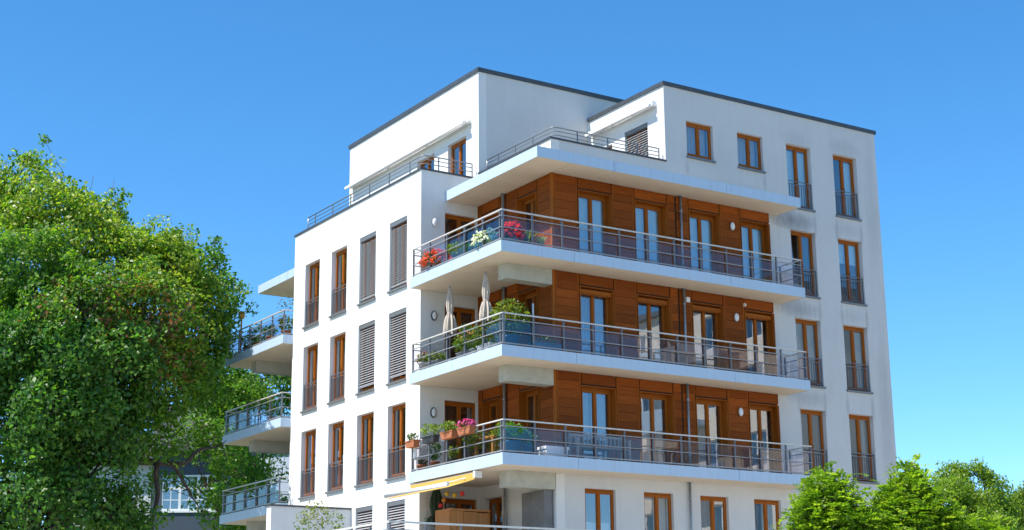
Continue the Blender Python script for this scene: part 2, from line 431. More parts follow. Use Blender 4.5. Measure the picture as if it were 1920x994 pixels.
def slat_mesh(w):
    mb = MB(); n = 5; dep = .09; t = math.radians(38)
    for i in range(n):
        s = (i/(n-1)-.5)*dep; bow = .006*(1-(2*i/(n-1)-1)**2)
        y = s*math.cos(t)+bow*-math.sin(t); z = s*math.sin(t)+bow*math.cos(t)
        mb.v += [(0, y, z), (w, y, z)]
    for i in range(n-1): mb.f.append((2*i, 2*i+1, 2*i+3, 2*i+2))
    k = len(mb.v)
    mb.v += [(x, y, z-.004) for x, y, z in mb.v[:k]]
    for i in range(n-1): mb.f.append((k+2*i, k+2*i+2, k+2*i+3, k+2*i+1))
    for i in (0, n-1): mb.f.append((2*i, 2*i+1, k+2*i+1, k+2*i) if i else (2*i, k+2*i, k+2*i+1, 2*i+1))
    return mb.mesh('slat', 'blind_grey')
R = Vector(BASE)
def window(facing, plane, u, z, w, h, d=.17, sill=True, rail=False, inside=(), lining=False, slats=None, box=False, openleaf=False):
    """facing 'S': looks to -Y, u = x of its left jamb; 'W': looks to -X, u = y of its far jamb"""
    key = (round(w, 3), round(h, 3), d, lining)
    loc = Vector((u, plane, z)) if facing == 'S' else Vector((plane, u, z))
    o = link('window', shared(('f',)+key, lambda: frame_mesh(w, h, d, lining)), B, loc-R, 0 if facing == 'S' else -PI/2)
    pm = shared(('p',)+key, lambda: pane_mesh(w, h, d))
    p1 = link('pane', pm, o); p2 = link('pane', pm, o, (w/2-.038+.05-.012+.0, 0, 0))
    p2.location.x = (w-.04-.052+.01) - (w/2-.012-.052+.01)
    if openleaf: p1.rotation_euler[0] = math.radians(-3.5); p1.location = (0, .03, .02)
    if sill: link('sill', shared(('s', key), lambda: MB().box(-.035, w+.035, -.07, d-.02, -.05, .012).mesh('sill', 'grey_metal')), o)
    if rail: link('balustrade', shared(('r', key), lambda: rail_mesh(w, .045)), o)
    if box: link('shutter_box', shared(('b', key), lambda: MB().box(.004, w-.004, .0, d-.03, h-.17, h-.055).box(.004, w-.004, .02, d-.03, h-.2, h-.175).mesh('shutter_box', 'frame_wood')), o)
    for it in inside:
        kind, a, b, z0, z1, mat = it
        x0, x1 = a*w+.03, b*w-.03
        if kind == 'curtain': link('curtain', curtain_mesh(x0, x1, z0*h+.04, z1*h-.03, d+.24, mat, .028, .1+.03*rnd.random()), o)
        else: link('roller_blind', MB().box(x0, x1, d+.105, d+.11, z0*h+.04, z1*h-.09).mesh('roller_blind', mat), o)
    if slats:
        z0, z1, pitch = slats
        sm = shared(('sl', w), lambda: slat_mesh(w-.07)); zz = z0
        while zz < z1:
            link('slat', sm, o, (.035, .075, zz)); zz += pitch
        link('blind_header', shared(('bh', key), lambda: MB().box(.012, w-.012, .012, .13, h-.14, h-.004).mesh('blind_header', 'grey_metal')), o)
        link('blind_guide', shared(('bg', key), lambda: MB().box(.006, .03, .055, .095, .02, h-.141).mesh('blind_guide', 'grey_metal')), o)
        link('blind_guide', CACHE[('bg', key)], o, (w-.036, 0, 0))
        link('bottom_bar', shared(('bb', key), lambda: MB().box(.035, w-.035, .05, .1, 0, .035).mesh('bottom_bar', 'blind_grey')), o, (0, 0, z0-.07))
    return o
CU, BL = 'curtain', 'blind'
full = lambda m='roller_blind', z0=.0, z1=1.0: [(BL, 0, 1, z0, z1, m)]
sides = lambda m='curtain_white', f=.3: [(CU, 0, f, 0, 1, m), (CU, 1-f, 1, 0, 1, m)]
# left facade: 4 columns, far jamb is the larger y
for k in (-1, 0, 1, 2):
    for i, (a, b) in enumerate(LW):
        w = b-a; h = 2.29
        if i < 2 and k in (1, 2) or (i in (0, 1) and k == -1) or False:
            shut = (k == -1)
            window('W', FX, b, k*S+.03, w, h, .17, True, False, [], slats=(.2 if k == 2 else .26, h-.17, .080))
        elif k == 0 or i > 1:
            ins = sides('curtain_white', .42) if (k == 1) else (sides('curtain_dark', .5) if (i+k) % 2 else sides('curtain_white', .22))
            window('W', FX, b, k*S+.03, w, h, .17, True, True, ins)
        else:
            window('W', FX, b, k*S+.03, w, h, .17, True, True, sides())
# right white facade
ins_right = {(3, 4): full('roller_blind', .0, .97), (3, 5): [(BL, .5, 1, 0, .97, 'roller_blind'), (CU, 0, .3, 0, 1, 'curtain_dark')], (2, 4): [(CU, .55, .7, 0, 1, 'curtain_white')],
             (2, 5): [(BL, 0, 1, .62, 1, 'roller_blind')], (1, 4): [(BL, 0, 1, .1, 1, 'curtain_blue')], (1, 5): [(BL, .5, 1, 0, .97, 'curtain_blue')],
             (0, 4): [(CU, 0, .4, 0, 1, 'curtain_white')], (0, 5): [(CU, .82, 1, 0, 1, 'curtain_white')], (-1, 4): sides(), (-1, 5): sides()}
for k in (-1, 0, 1, 2, 3):
    for i in (4, 5):
        window('S', FY, CW[i], k*S+.09, 1.10, 2.23, .17, True, True, ins_right[(k, i)], openleaf=(k == 2 and i == 4))
for i in (2, 3): window('S', FY, CW[i], 10.11, 1.10, 1.22, .12, True, False, [(CU, 0, 1, 0, 1, 'curtain_white')])
gi = {0: [(BL, 0, 1, .0, .62, 'curtain_blue')], 1: [(CU, .5, 1, 0, 1, 'curtain_white')], 2: [(CU, 0, .5, 0, 1, 'curtain_dark'), (CU, .62, .8, 0, 1, 'curtain_white')], 3: [(CU, .5, 1, 0, 1, 'curtain_white'), (CU, 0, .3, 0, 1, 'curtain_white')]}
for i in range(4): window('S', FY, CW[i], -2.95, 1.10, 2.27, .12, True, False, gi[i])
# balcony doors in the wood cladding, long side
di = {(2, 0): full(), (2, 1): full(), (2, 2): full(), (2, 3): full(), (1, 0): [(CU, 0, 1, 0, 1, 'curtain_blue')], (1, 1): [(CU, .0, .2, 0, 1, 'curtain_blue')], (1, 2): [(CU, 0, .25, 0, 1, 'curtain_dark')],
      (1, 3): [], (0, 0): [(CU, 0, .48, 0, 1, 'curtain_blue'), (CU, .52, 1, 0, 1, 'curtain_blue')], (0, 1): [(CU, 0, .3, 0, 1, 'curtain_blue')], (0, 2): [(CU, .72, 1, 0, 1, 'curtain_dark')], (0, 3): [(CU, .1, .3, 0, 1, 'curtain_white')]}
for k in (0, 1, 2):
    for i in range(4):
        window('S', FY, CW[i]-.08+.022, k*S+.01, 1.24-.044, 2.28, .18, False, False, di[(k, i)], lining=True, box=(k == 1))
    for a, b in ((1.86, 2.94), (4.03, 5.03)):
        window('W', WX+.04, b-.022, k*S+.01, b-a-.044, 2.27, .18, False, False, sides('curtain_white', .3), lining=True)
window('W', WX+.04, 5.03, -2.99, 1.0, 2.29, .18, False, False, [])
for k in (-1, 0, 1, 2):
    window('S', YL, 1.25, k*S+.02, 1.17, 2.28, .12, False, False, sides('curtain_dark', .35) if k != 0 else sides('curtain_white', .15))
# penthouse
for i, (a, b, z0, z1) in enumerate(b1_holes): window('W', P1X, b, z0, b-a, z1-z0, .14, False, False, sides('curtain_white', .25) if i else sides('curtain_dark', .3))
window('W', 6.896, 3.25, 9.3, 1.25, 2.08, .14, False, False, [], slats=(.25, 1.9, .080))
window('W', 6.896, 4.6, 9.3, .65, 1.9, .14, False, False, [])

# ------------------------------------------------------------------ wood cladding
def cladding(axis, k):
    z0, z1 = k*S+.03, k*S+2.675
    if axis == 'y':
        holes = [h for h in right_holes if abs(h[2]-k*S) < .02 and h[0] < 10.5]
        part = bpart('wood_cladding', holed('y', FY-.022, .02, WX+.04, 11.02, z0, z1, holes), 'membrane')
        mat = 'plank_wood'; doors = [(h[0]-.025, h[1]+.025) for h in holes]; a0, a1 = WX+.075, 11.0
        extra = [7.16]
    else:
        holes = [h for h in wl_holes if abs(h[2]-k*S) < .02]
        part = bpart('wood_cladding', holed('x', WX+.018, .02, FY-.022, YL, z0, z1, holes), 'membrane')
        mat = 'plank_wood_y'; doors = [(h[0]-.025, h[1]+.025) for h in holes]; a0, a1 = WY+.03, YL-.004
        extra = [3.62]
    def bx(u0, u1, za, zb, pr=0.0):
        # shared by size; local origin at the piece
        w, h = u1-u0, zb-za
        if axis == 'y':
            m = shared(('pl', axis, round(w, 3), round(h, 3)), lambda: MB().box(0, w, 0, .032, 0, h).mesh('plank', mat)); loc = (u0, WY-pr, za)
        else:
            m = shared(('pl', axis, round(w, 3), round(h, 3)), lambda: MB().box(0, .032, 0, w, 0, h).mesh('plank', mat)); loc = (WX-pr, u0, za)
        return m, loc
    segs = []; c = a0
    for d0, d1 in sorted(doors):
        if d0-c > .12: segs.append((c, d0))
        c = d1
    if a1-c > .12: segs.append((c, a1))
    out = []
    for s0, s1 in segs:
        cuts = [s0]+[e for e in extra if s0 < e < s1]+[s1]
        for u0, u1 in zip(cuts, cuts[1:]):
            n = 10; ph = (z1-z0)/n
            for i in range(n):
                m, loc = bx(u0+.035, u1-.035, z0+i*ph+.005, z0+(i+1)*ph-.005, rnd.uniform(-.003, .003))
                link('plank', m, part, loc)
            for u in (u0, u1):
                if axis == 'y': mm = shared(('bat', axis), lambda: MB().box(-.026, .026, 0, .028, 0, z1-z0).mesh('batten', 'batten_wood'))
                else: mm = shared(('bat', axis), lambda: MB().box(0, .028, -.026, .026, 0, z1-z0).mesh('batten', 'batten_wood'))
                uu = u+.03 if u == u0 else u-.03
                if u not in extra: link('batten', mm, part, (uu, WY-.006, z0) if axis == 'y' else (WX-.006, uu, z0))
    for d0, d1 in doors:
        for za, zb in ((k*S+2.36, z1-.005),):
            m, loc = bx(d0+.03, d1-.03, za, zb); link('header_board', m, part, loc)
    if axis == 'y':
        link('corner_trim', shared('ct', lambda: MB().box(0, .075, 0, .075, 0, z1-z0).mesh('corner_trim', 'frame_wood')), part, (WX-.012, WY-.012, z0))
        link('end_trim', shared('et', lambda: MB().box(0, .03, 0, .06, 0, z1-z0).mesh('end_trim', 'batten_wood')), part, (11.0, WY, z0))
for k in (0, 1, 2): cladding('y', k); cladding('x', k)

# ------------------------------------------------------------------ balconies
TK = .32
def balcony(z, mirror=None, xr=11.48, rail=True, x0=0.0, tk=TK, name='balcony'):
    T = (lambda mb: fold(mb, mirror)) if mirror else (lambda mb: mb)
    xl = WX+.035
    slab = MB().box(x0+.02, xr-.02, .02, FY-.001, z-tk+.03, z-.02).box(x0+.02, xl, FY-.001, YL-.002, z-tk+.03, z-.02)
    bal = bpart(name, T(slab), 'concrete')
    def sub(nm, mb, mat): return link(nm, T(mb).mesh(nm, mat), bal)
    # floor finish
    sub('floor_tile_bed', MB().box(x0+.03, xr-.03, .03, WY-.002, z-.018, z).box(x0+.03, WX-.002, WY-.002, YL-.003, z-.018, z), 'terrace_tile')
    # fascia panels with open joints
    g = .006
    xs = [x0+.0] + [x for x in ((2.52, 8.4) if x0 == 0 else (4.02, 8.39)) if x < xr-.5] + [xr]
    for a, b in zip(xs, xs[1:]): sub('fascia_panel', MB().box(a+(g if a > x0 else 0), b-(g if b < xr else 0), 0, .018, z-tk, z), 'fascia')
    ys = [.02, 2.72, YL]
    for a, b in zip(ys, ys[1:]): sub('fascia_panel', MB().box(x0, x0+.018, a+(g if a > .1 else 0), b-(g if b < YL-.1 else 0), z-tk, z), 'fascia')
    sub('fascia_panel', MB().box(xr-.018, xr, .02, FY-.002, z-tk, z), 'fascia')
    if x0 == 0: sub('fascia_panel', MB().box(.019, FX-.002, YL-.018, YL, z-tk, z), 'fascia')
    # soffit panels
    zs0, zs1 = z-tk+.004, z-tk+.028
    xs2 = [xl+.0] + [x for x in ((2.52, 8.4) if x0 == 0 else (4.02, 8.39)) if xl+.3 < x < xr-.5] + [xr-.02]
    for a, b in zip(xs2, xs2[1:]): sub('soffit_panel', MB().box(a+g, b-g, .02, FY-.003, zs0, zs1), 'soffit')
    for a, b in ((.02, 2.72), (2.72, YL-.003)): sub('soffit_panel', MB().box(x0+.02, xl-g, a+g, b-g, zs0, zs1), 'soffit')
    if not rail: return bal
    # corner beam
    if mirror is None: sub('corner_beam', MB().box(.82, WX-.014, WY+.01, WY+.42, z-tk-.46, zs0+.002), 'concrete')
    else: sub('corner_beam', MB().box(.5, WX+.5, WY+.35, WY+.75, z-tk-.42, zs0+.002), 'concrete')
    # railing: posts, rails, glass
    e = .075; H = .93
    nf = 11 if xr > 11 else int(round((xr-.15)/1.045)); nl = 5
    fx = [e+(xr-2*e)*i/nf for i in range(nf+1)]; ly = [e+(YL-.03-2*e)*i/nl for i in range(nl+1)]
    def post(x, y, w=.022): return sub('post', MB().box(x-w, x+w, y-w, y+w, z, z+H-.03).box(x-w-.025, x+w+.025, y-w-.025, y+w+.025, z, z+.012), 'steel_dark')
    post(fx[0]+.03, e+.0, .03)
    for x in fx[1:]: post(x, e)
    for y in ly[1:]: post(e, y)
    post(e, e+.1, .02)
    post(fx[-1], FY-.1)
    sub('handrail', MB().box(e-.025, fx[-1]+.03, e-.028, e+.028, z+H-.03, z+H+.005), 'handrail')
    sub('handrail', MB().box(e-.028, e+.028, e+.03, ly[-1]+.03, z+H-.03, z+H+.004), 'handrail')
    sub('handrail', MB().box(fx[-1]-.026, fx[-1]+.026, e+.03, FY-.01, z+H-.03, z+H+.003), 'handrail')
    sub('handrail', MB().box(e+.03, FX-.002, ly[-1]-.024, ly[-1]+.024, z+H-.03, z+H+.002), 'handrail')
    for zz, hh in ((.735, .013), (.40, .011), (.055, .018)):
        sub('rail', MB().box(e-.03, fx[-1], e-.05, e-.026, z+zz-hh, z+zz+hh), 'steel')
        sub('rail', MB().box(e-.05, e-.026, e-.025, ly[-1], z+zz-hh, z+zz+hh), 'steel')
        sub('rail', MB().box(fx[-1]+.025, fx[-1]+.049, e-.02, FY-.1, z+zz-hh, z+zz+hh), 'steel')
        sub('rail', MB().box(e, FX-.003, ly[-1]+.025, ly[-1]+.045, z+zz-hh, z+zz+hh), 'steel')
    za, zb = z+.075, z+.72
    for i in range(nf): sub('glass_panel', MB().box(fx[i]+(.07 if i == 0 else .012), fx[i+1]-.012, e+.03, e+.04, za, zb), 'blue_glass' if (i == 0 and z < 4 and mirror is None) else 'rail_glass')
    for i in range(nl): sub('glass_panel', MB().box(e+.03, e+.04, ly[i]+(.08 if i == 0 else .012), ly[i+1]-.012, za, zb), 'blue_glass' if (mirror is None and z > 5 and i in (0, 1)) else 'rail_glass')
    sub('glass_panel', MB().box(fx[-1]-.04, fx[-1]-.03, e+.03, FY-.13, za, zb), 'rail_glass')
    return bal
for k in (0, 1, 2): balcony(k*S)
for k in (0, 1, 2): balcony(k*S-.06, mirror=19.95, xr=6.0)
balcony(9.006, rail=False, x0=1.26, xr=11.495, tk=.325, name='roof_slab')
balcony(8.98, mirror=19.95, rail=False, x0=1.26, xr=6.0, tk=.325, name='roof_slab')

# first-floor terrace at the left, its railing and divider wall
bpart('terrace_floor', MB().box(-3.6, FX-.001, -.1, 9.79, -3.25, -3.0).box(FX+.0, WX+.03, -.1, YL-.002, -3.25, -3.001), 'terrace_tile')
bpart('terrace_wall', MB().box(-3.55, -3.3, 0, 9.7, GZ, -3.26).box(-3.3, WX, 0, .25, GZ, -3.26), 'white_stucco')
tr = bpart('terrace_railing', MB().box(-3.45, 5.2, .05, .1, -2.03, -1.98).box(-3.45, -3.4, .101, 9.7, -2.03, -1.98), 'handrail')
for zz in (-2.22, -2.55): link('rail', MB().box(-3.45, 5.2, .045, .065, zz, zz+.03).box(-3.46, -3.44, .07, 9.7, zz, zz+.03).mesh('rail', 'steel'), tr)
for i in range(9): link('post', shared('tpost', lambda: MB().box(-.022, .022, -.022, .022, -3, -2.03).mesh('post', 'steel_dark')), tr, (-3.4+1.07*i, .09, 0))
for i in range(1, 9): link('post', CACHE['tpost'], tr, (-3.41, .09+1.07*i, 0))
dw = tag(link('divider_wall', MB().box(-2.42, FX-.003, 9.8, 10.14, GZ, -.70).mesh('divider_wall', 'white_stucco')), 'grey shaded garden wall with dark coping standing out from the sunlit facade', 'wall')
link('coping', MB().box(-2.46, FX-.003, 9.76, 10.18, -.70, -.645).mesh('coping', 'slate_metal'), dw)

# railings of the roof terraces
def tubes_path(pts, r): return MB().tube(pts, r, 8)
def roof_rail(name, path, zb, zs, posts):
    r = bpart(name, MB().tube([(x, y, zs[0]) for x, y in path], .022, 8), 'steel', smooth=True)
    for z in zs[1:]: link('rail', MB().tube([(x, y, z) for x, y in path], .015, 6).mesh('rail', 'steel', True), r)
    for x, y in posts: link('post', MB().box(x-.012, x+.012, y-.02, y+.02, zb, zs[0]).mesh('post', 'steel_dark'), r)
    for (x, y) in (path[0], path[-1]): link('end_post', MB().tube([(x, y, zb), (x, y, zs[0])], .02, 8).mesh('end_post', 'steel', True), r)
    return r
cr = [(0.52, 5.62), (.54, 5.53), (.60, 5.47), (.69, 5.45)]
roof_rail('terrace_railing', [(.52, 13.9)]+cr+[(2.35, 5.45)], 9.655, (10.15, 10.02, 9.88), [(.52, 13.3-1.4*i) for i in range(6)]+[(1.1, 5.45), (1.75, 5.45)])
cr = [(2.70, 1.45), (2.72, 1.36), (2.78, 1.30), (2.87, 1.28)]
roof_rail('terrace_railing', [(2.70, 5.1)]+cr+[(6.75, 1.28)], 9.83, (10.24, 10.12, 9.99), [(2.70, 4.4), (2.70, 3.4), (2.70, 2.4)]+[(3.6+1.15*i, 1.28) for i in range(3)])

# downpipes
for k in (-1, 0, 1, 2):
    zt = k*S+2.68; zb = k*S+.0
    for x, y in ((2.39, 3.68), (7.32, .985 if k >= 0 else 1.04)):
        p = bpart('downpipe', MB().tube([(x, y, zb), (x, y, zt)], .042, 12), 'zinc_pipe', smooth=True)
        for z in (zb+.5, zt-.5): link('pipe_clip', MB().lathe([(.048, -.02), (.052, -.018), (.052, .018), (.048, .02)], 12, (x, y, z)).mesh('pipe_clip', 'zinc_pipe'), p)
        link('pipe_collar', MB().lathe([(.075, -.02), (.075, 0.005)], 12, (x, y, zt)).mesh('pipe_collar', 'zinc_pipe'), p)

# awnings folded under the eaves of the roof storeys
def cassette_awning(label, x, y0, y1, z):
    a = empty('awning', (x, (y0+y1)/2, z), label, 'awning'); L = (y1-y0)/2
    link('cassette', MB().tube([(-.10, -L, 0), (-.10, L, 0)], .075, 10).mesh('cassette', 'white_plastic', True), a)
    link('front_bar', MB().box(-.33, -.27, -L, L, -.12, -.04).mesh('front_bar', 'white_plastic'), a)
    link('fabric', MB().quad((-.16, -L+.05, .03), (-.28, -L+.05, -.05), (-.28, L-.05, -.05), (-.16, L-.05, .03)).mesh('fabric', 'curtain_white'), a)
    for t in (-.98, -.33, .33, .98): link('bracket', MB().box(-.18, -.002, t*L-.04, t*L+.04, -.07, .09).mesh('bracket', 'white_plastic'), a)
    for sgn in (-1, 1): link('folding_arm', MB().tube([(-.1, sgn*L*.9, -.06), (-.24, sgn*L*.35, -.09)], .02, 6).mesh('folding_arm', 'white_plastic'), a)
cassette_awning('long white folded awning on the tall roof storey beside the upper terrace', P1X, 5.75, 14.35, 11.74)
cassette_awning('short white folded awning above the grey shutter on the roof terrace', 6.896, 1.5, 5.05, 11.83)
a = empty('awning', (.3, 3.4, -.36), 'white awning with yellow cloth half open under the lowest corner balcony', 'awning')
link('cassette', MB().box(-.24, -.06, -1.9, 1.9, -.14, .0).mesh('cassette', 'white_plastic'), a)
link('fabric', MB().box(-1.3, -.245, -1.8, 1.85, -.20, -.19).mesh('fabric', 'yellow_cloth'), a)
a.children[1].data.transform(Matrix.Rotation(math.radians(-17), 4, 'Y') @ Matrix.Translation((0.05, 0, .06)))
link('front_bar', MB().tube([(-1.22, -2.55, -.41), (-1.22, 1.05, -.41)], .065, 10).mesh('front_bar', 'white_plastic', True), a)
a.children[2].location = (0, .55, .0)
for y in (-1.4, 1.4): link('folding_arm', MB().tube([(-.2, y, -.12), (-.62, y*.75, -.24), (-1.2, y*.95, -.4)], .022, 6).mesh('folding_arm', 'white_plastic'), a)
link('valance', MB().box(-.262, -.247, -1.85, 1.85, -.21, -.03).mesh('valance', 'yellow_cloth'), a)
for y in (-1.86, 1.86): link('end_cap', MB().box(-.28, -.05, y-.05, y+.05, -.17, .02).mesh('end_cap', 'white_plastic'), a)

# wall lamps
def lamp(loc, face, label, ring=False):
    o = empty('wall_lamp', loc, label, 'lamp', 'oval wall lamps on the balconies', 0 if face == 'S' else -PI/2)
    def oval(rs, mat, nm):
        mb = MB(); seg = 18; k = 0
        for rx, rz, y in rs:
            mb.v += [(rx*math.cos(2*PI*j/seg), -y, rz*math.sin(2*PI*j/seg)) for j in range(seg)]
        for i in range(len(rs)-1):
            for j in range(seg): mb.f.append((i*seg+j, i*seg+(j+1) % seg, (i+1)*seg+(j+1) % seg, (i+1)*seg+j))
        mb.f.append(tuple((len(rs)-1)*seg+j for j in range(seg)))
        link(nm, mb.mesh(nm, mat, True), o)
    oval([(.095, .15, 0), (.105, .16, .02), (.105, .16, .05), (.088, .14, .062)] if ring else [(.07, .12, 0), (.085, .135, .03)], 'black_plastic' if ring else 'steel_dark', 'housing')
    oval([(.084, .135, .05), (.072, .12, .085), (.035, .06, .105), (.004, .006, .11)], 'white_stucco' if ring else 'lamp_glass', 'diffuser')
for (x, y, z, lab, ring) in ((.85, YL, 7.91, 'white oval lamp on the shaded side wall beside the top corner balcony', False), (.85, YL, 4.91, 'black-rimmed oval lamp behind the closed parasols on the side wall', True),
                             (.84, YL, 1.88, 'black-rimmed oval lamp above the hanging flower boxes of the lowest full balcony', True)): lamp((x, y-.002, z), 'S', lab, ring)
for z, lab in ((8.0, 'white oval lamp between the last two doors of the top wood wall'), (5.0, 'white oval lamp between the last two doors of the middle wood wall'), (1.98, 'white oval lamp between the last two doors of the lowest wood wall')): lamp((9.44, WY-.004, z), 'S', lab)
tag(link('junction_box', MB().box(-.07, .07, -.05, 0, -.08, .08).box(-.05, .05, -.06, -.05, -.04, .06).mesh('junction_box', 'white_plastic'), None, (7.5, WY-.006, 5.35)), 'small white box beside the grey downpipe on the middle wood wall', 'box')
tag(link('wall_sensor', MB().box(-.03, .03, -.06, 0, -.05, .05).box(-.04, .02, -.1, -.06, -.04, .02).mesh('wall_sensor', 'white_plastic'), None, (9.80, WY-.01, 5.45)), 'tiny white sensor high beside the last door of the middle wood wall', 'sensor')

# ------------------------------------------------------------------ foliage
def leaves(P, N, size, aspect=.62, jit=.5):
    """one bent quad per point P with normal-ish direction N; returns verts, faces"""
    n = len(P)
    N = N/np.linalg.norm(N, axis=1, keepdims=True)
    r = rng.normal(size=(n, 3)); A = np.cross(N, r); A /= np.linalg.norm(A, axis=1, keepdims=True)+1e-9
    Bv = np.cross(N, A)
    s = (size*rng.uniform(1-jit, 1+jit*.6, n))[:, None]
    V = np.empty((n, 4, 3))
    V[:, 0] = P - A*s*.5; V[:, 1] = P + Bv*s*.5*aspect + N*s*.10; V[:, 2] = P + A*s*.5 - N*s*.12; V[:, 3] = P - Bv*s*.5*aspect + N*s*.10
    return V
def leaf_mesh(name, V, cols, mat='leaf'):
    n = len(V); m = bpy.data.meshes.new(name)
    m.vertices.add(4*n); m.vertices.foreach_set('co', V.reshape(-1).astype(np.float32))
    m.loops.add(4*n); m.loops.foreach_set('vertex_index', np.arange(4*n, dtype=np.int32))
    m.polygons.add(n); m.polygons.foreach_set('loop_start', np.arange(0, 4*n, 4, dtype=np.int32))
    m.update(); m.validate()
    a = m.color_attributes.new('Col', 'FLOAT_COLOR', 'POINT')
    c = np.ones((n, 4, 4), np.float32); c[:, :, :3] = cols[:, None, :]
    a.data.foreach_set('color', c.reshape(-1)); m.materials.append(MATS[mat]); return m
def palette(n, cols, weights=None, var=.22):
    cols = np.array(cols); i = rng.choice(len(cols), n, p=weights)
    return cols[i]*rng.uniform(1-var, 1+var, (n, 1))*rng.uniform(.94, 1.06, (n, 3))
def sph(n):
    v = rng.normal(size=(n, 3)); return v/np.linalg.norm(v, axis=1, keepdims=True)

def limb(mb, a, b, r0, r1, sag=.12, n=6, seg=7):
    a = np.array(a, float); b = np.array(b, float); L = np.linalg.norm(b-a); off = rng.normal(size=3)*L*sag; off[2] = abs(off[2])*.5
    w1 = rng.normal(size=3)*L*.03
    pts = [a+(b-a)*t+off*math.sin(PI*t)*.5+w1*math.sin(3*PI*t) for t in np.linspace(0, 1, n)]
    mb.tube([tuple(p) for p in pts], [r0+(r1-r0)*t for t in np.linspace(0, 1, n)], seg); return pts

def tree(name, label, base, lobes, nleaf, size, cols, weights=None, trunk_r=.35, fork=.45, clump=(.35, .8), group=None, per=34, limbs=None, upb=.32, aspect=.62, twigs=True, dead=None):
    """lobes: (x, y, z, rx, ry, rz, density) in world coordinates"""
    bx, by, bz = base
    t = empty(name, base, label, 'tree', group)
    Lb = np.array(lobes, float); top = Lb[:, 2].max(); base = np.array(base, float)
    fk = np.array([bx+rng.normal()*.2, by+rng.normal()*.2, bz+(top-bz)*fork])
    trunk = MB(); limb(trunk, base-base, fk-base, trunk_r, trunk_r*.7, .03, 8, 10)
    link('trunk', trunk.mesh('trunk', 'bark', True), t)
    lm = MB(); tw = MB()
    vol = Lb[:, 3]*Lb[:, 4]+Lb[:, 4]*Lb[:, 5]+Lb[:, 3]*Lb[:, 5]; wt = vol*Lb[:, 6]; wt /= wt.sum()
    Ps = []; Ns = []
    for li, (x, y, z, rx, ry, rz, de) in enumerate(Lb):
        c = np.array([x, y, z]); rad = np.array([rx, ry, rz])
        s = fk if z > fk[2] else np.array([bx, by, bz+(fk[2]-bz)*.8])
        rr = trunk_r*.42*min(1, (rx*rz)**.5/2.2)
        pts = limb(lm, s-base, c-base, max(rr, .035) if rx > .6 else .02, max(rr*.35, .02) if rx > .6 else .008, .10, 7)
        m = max(4, int(nleaf*wt[li]/per))
        m = int(m*1.35); d = sph(m); rr_ = rng.uniform(.35, 1.0, m)**.5
        rr_ = np.where(rng.uniform(size=m) < .14, rng.uniform(1.0, 1.28, m), rr_)        # branch ends that stick out
        cc = c+d*rad*rr_[:, None]
        hole = sum(np.sin(cc @ np.array(w)+p) for w, p in (((1.9, .7, 1.3), .4), ((-.9, 1.7, 1.5), 1.9), ((1.2, -1.6, 2.1), 4.1), ((-2.4, .5, -1.7), 2.6)))   # hollows between the boughs
        keep = hole > -.75; cc = cc[keep]; d = d[keep]; m = len(cc)
        if m == 0: continue
        if twigs:
            for q in cc[::3][:40]: limb(tw, c-base+(q-c)*.1, q-base, .022, .006, .12, 4, 4)
        # flat sprays of leaves: each clump is a drooping fan facing up and outwards
        cr = rng.uniform(clump[0], clump[1], m)*min(1.0, .35+.55*rx)
        nc = d*.95+rng.normal(size=(m, 3))*.3+np.array([-.45, -.1, upb]); nc /= np.linalg.norm(nc, axis=1, keepdims=True)
        ta = np.cross(nc, rng.normal(size=(m, 3))); ta /= np.linalg.norm(ta, axis=1, keepdims=True); tb = np.cross(nc, ta)
        k = np.maximum(4, rng.poisson(per*(cr/np.mean(clump))**2)); idx = np.repeat(np.arange(m), k); n_ = len(idx)
        an = rng.uniform(0, 2*PI, n_); rr2 = rng.uniform(0, 1, n_)**.55
        P = cc[idx]+(ta[idx]*np.cos(an)[:, None]*1.25+tb[idx]*np.sin(an)[:, None]*.8)*(rr2*cr[idx])[:, None]+nc[idx]*(rng.normal(size=n_)*.16*cr[idx]-.30*cr[idx]*rr2**2)[:, None]
        Nn = nc[idx]+rng.normal(size=(n_, 3))*.62
        Ps.append(P); Ns.append(Nn)
    for a, b, r0, r1 in (limbs or []): limb(lm, np.array(a)-base, np.array(b)-base, r0, r1, .08, 9)
    link('limbs', lm.mesh('limbs', 'bark', True), t)
    if twigs: link('twigs', tw.mesh('twigs', 'twig_bark'), t)['kind'] = 'stuff'
    P = np.concatenate(Ps); Nn = np.concatenate(Ns)
    C = palette(len(P), cols, weights)
    if dead is not None:
        for (dx, dy, dz, dr, frac, dc) in dead:
            k = (np.linalg.norm(P-np.array([dx, dy, dz]), axis=1) < dr*rng.uniform(.5, 1.1, len(P))) & (rng.uniform(size=len(P)) < frac)
            C[k] = palette(int(k.sum()), dc)
    link('crown', leaf_mesh('crown', leaves(P-base, Nn, size, aspect), C), t)
    return t

# pixel helper used only to lay trees out in depth at design time
def at(px, py, D):
    x = (px-960)/2945.63; y = (497-py)/2945.63
    cr_, sr_ = math.cos(ROLL), math.sin(ROLL)
    r = x*cr_-y*sr_; U = x*sr_+y*cr_
    fo = math.cos(PITCH)-U*math.sin(PITCH); u = math.sin(PITCH)+U*math.cos(PITCH); k = D/fo
    return (-22.7901+k*(r*math.cos(YAW)+fo*math.sin(YAW)), -36.1063+k*(-r*math.sin(YAW)+fo*math.cos(YAW)), -5.6877+k*u)
def lobe(px, py, D, r, de=1.0, fl=.85): return (*at(px, py, D), r, r, r*fl, de)

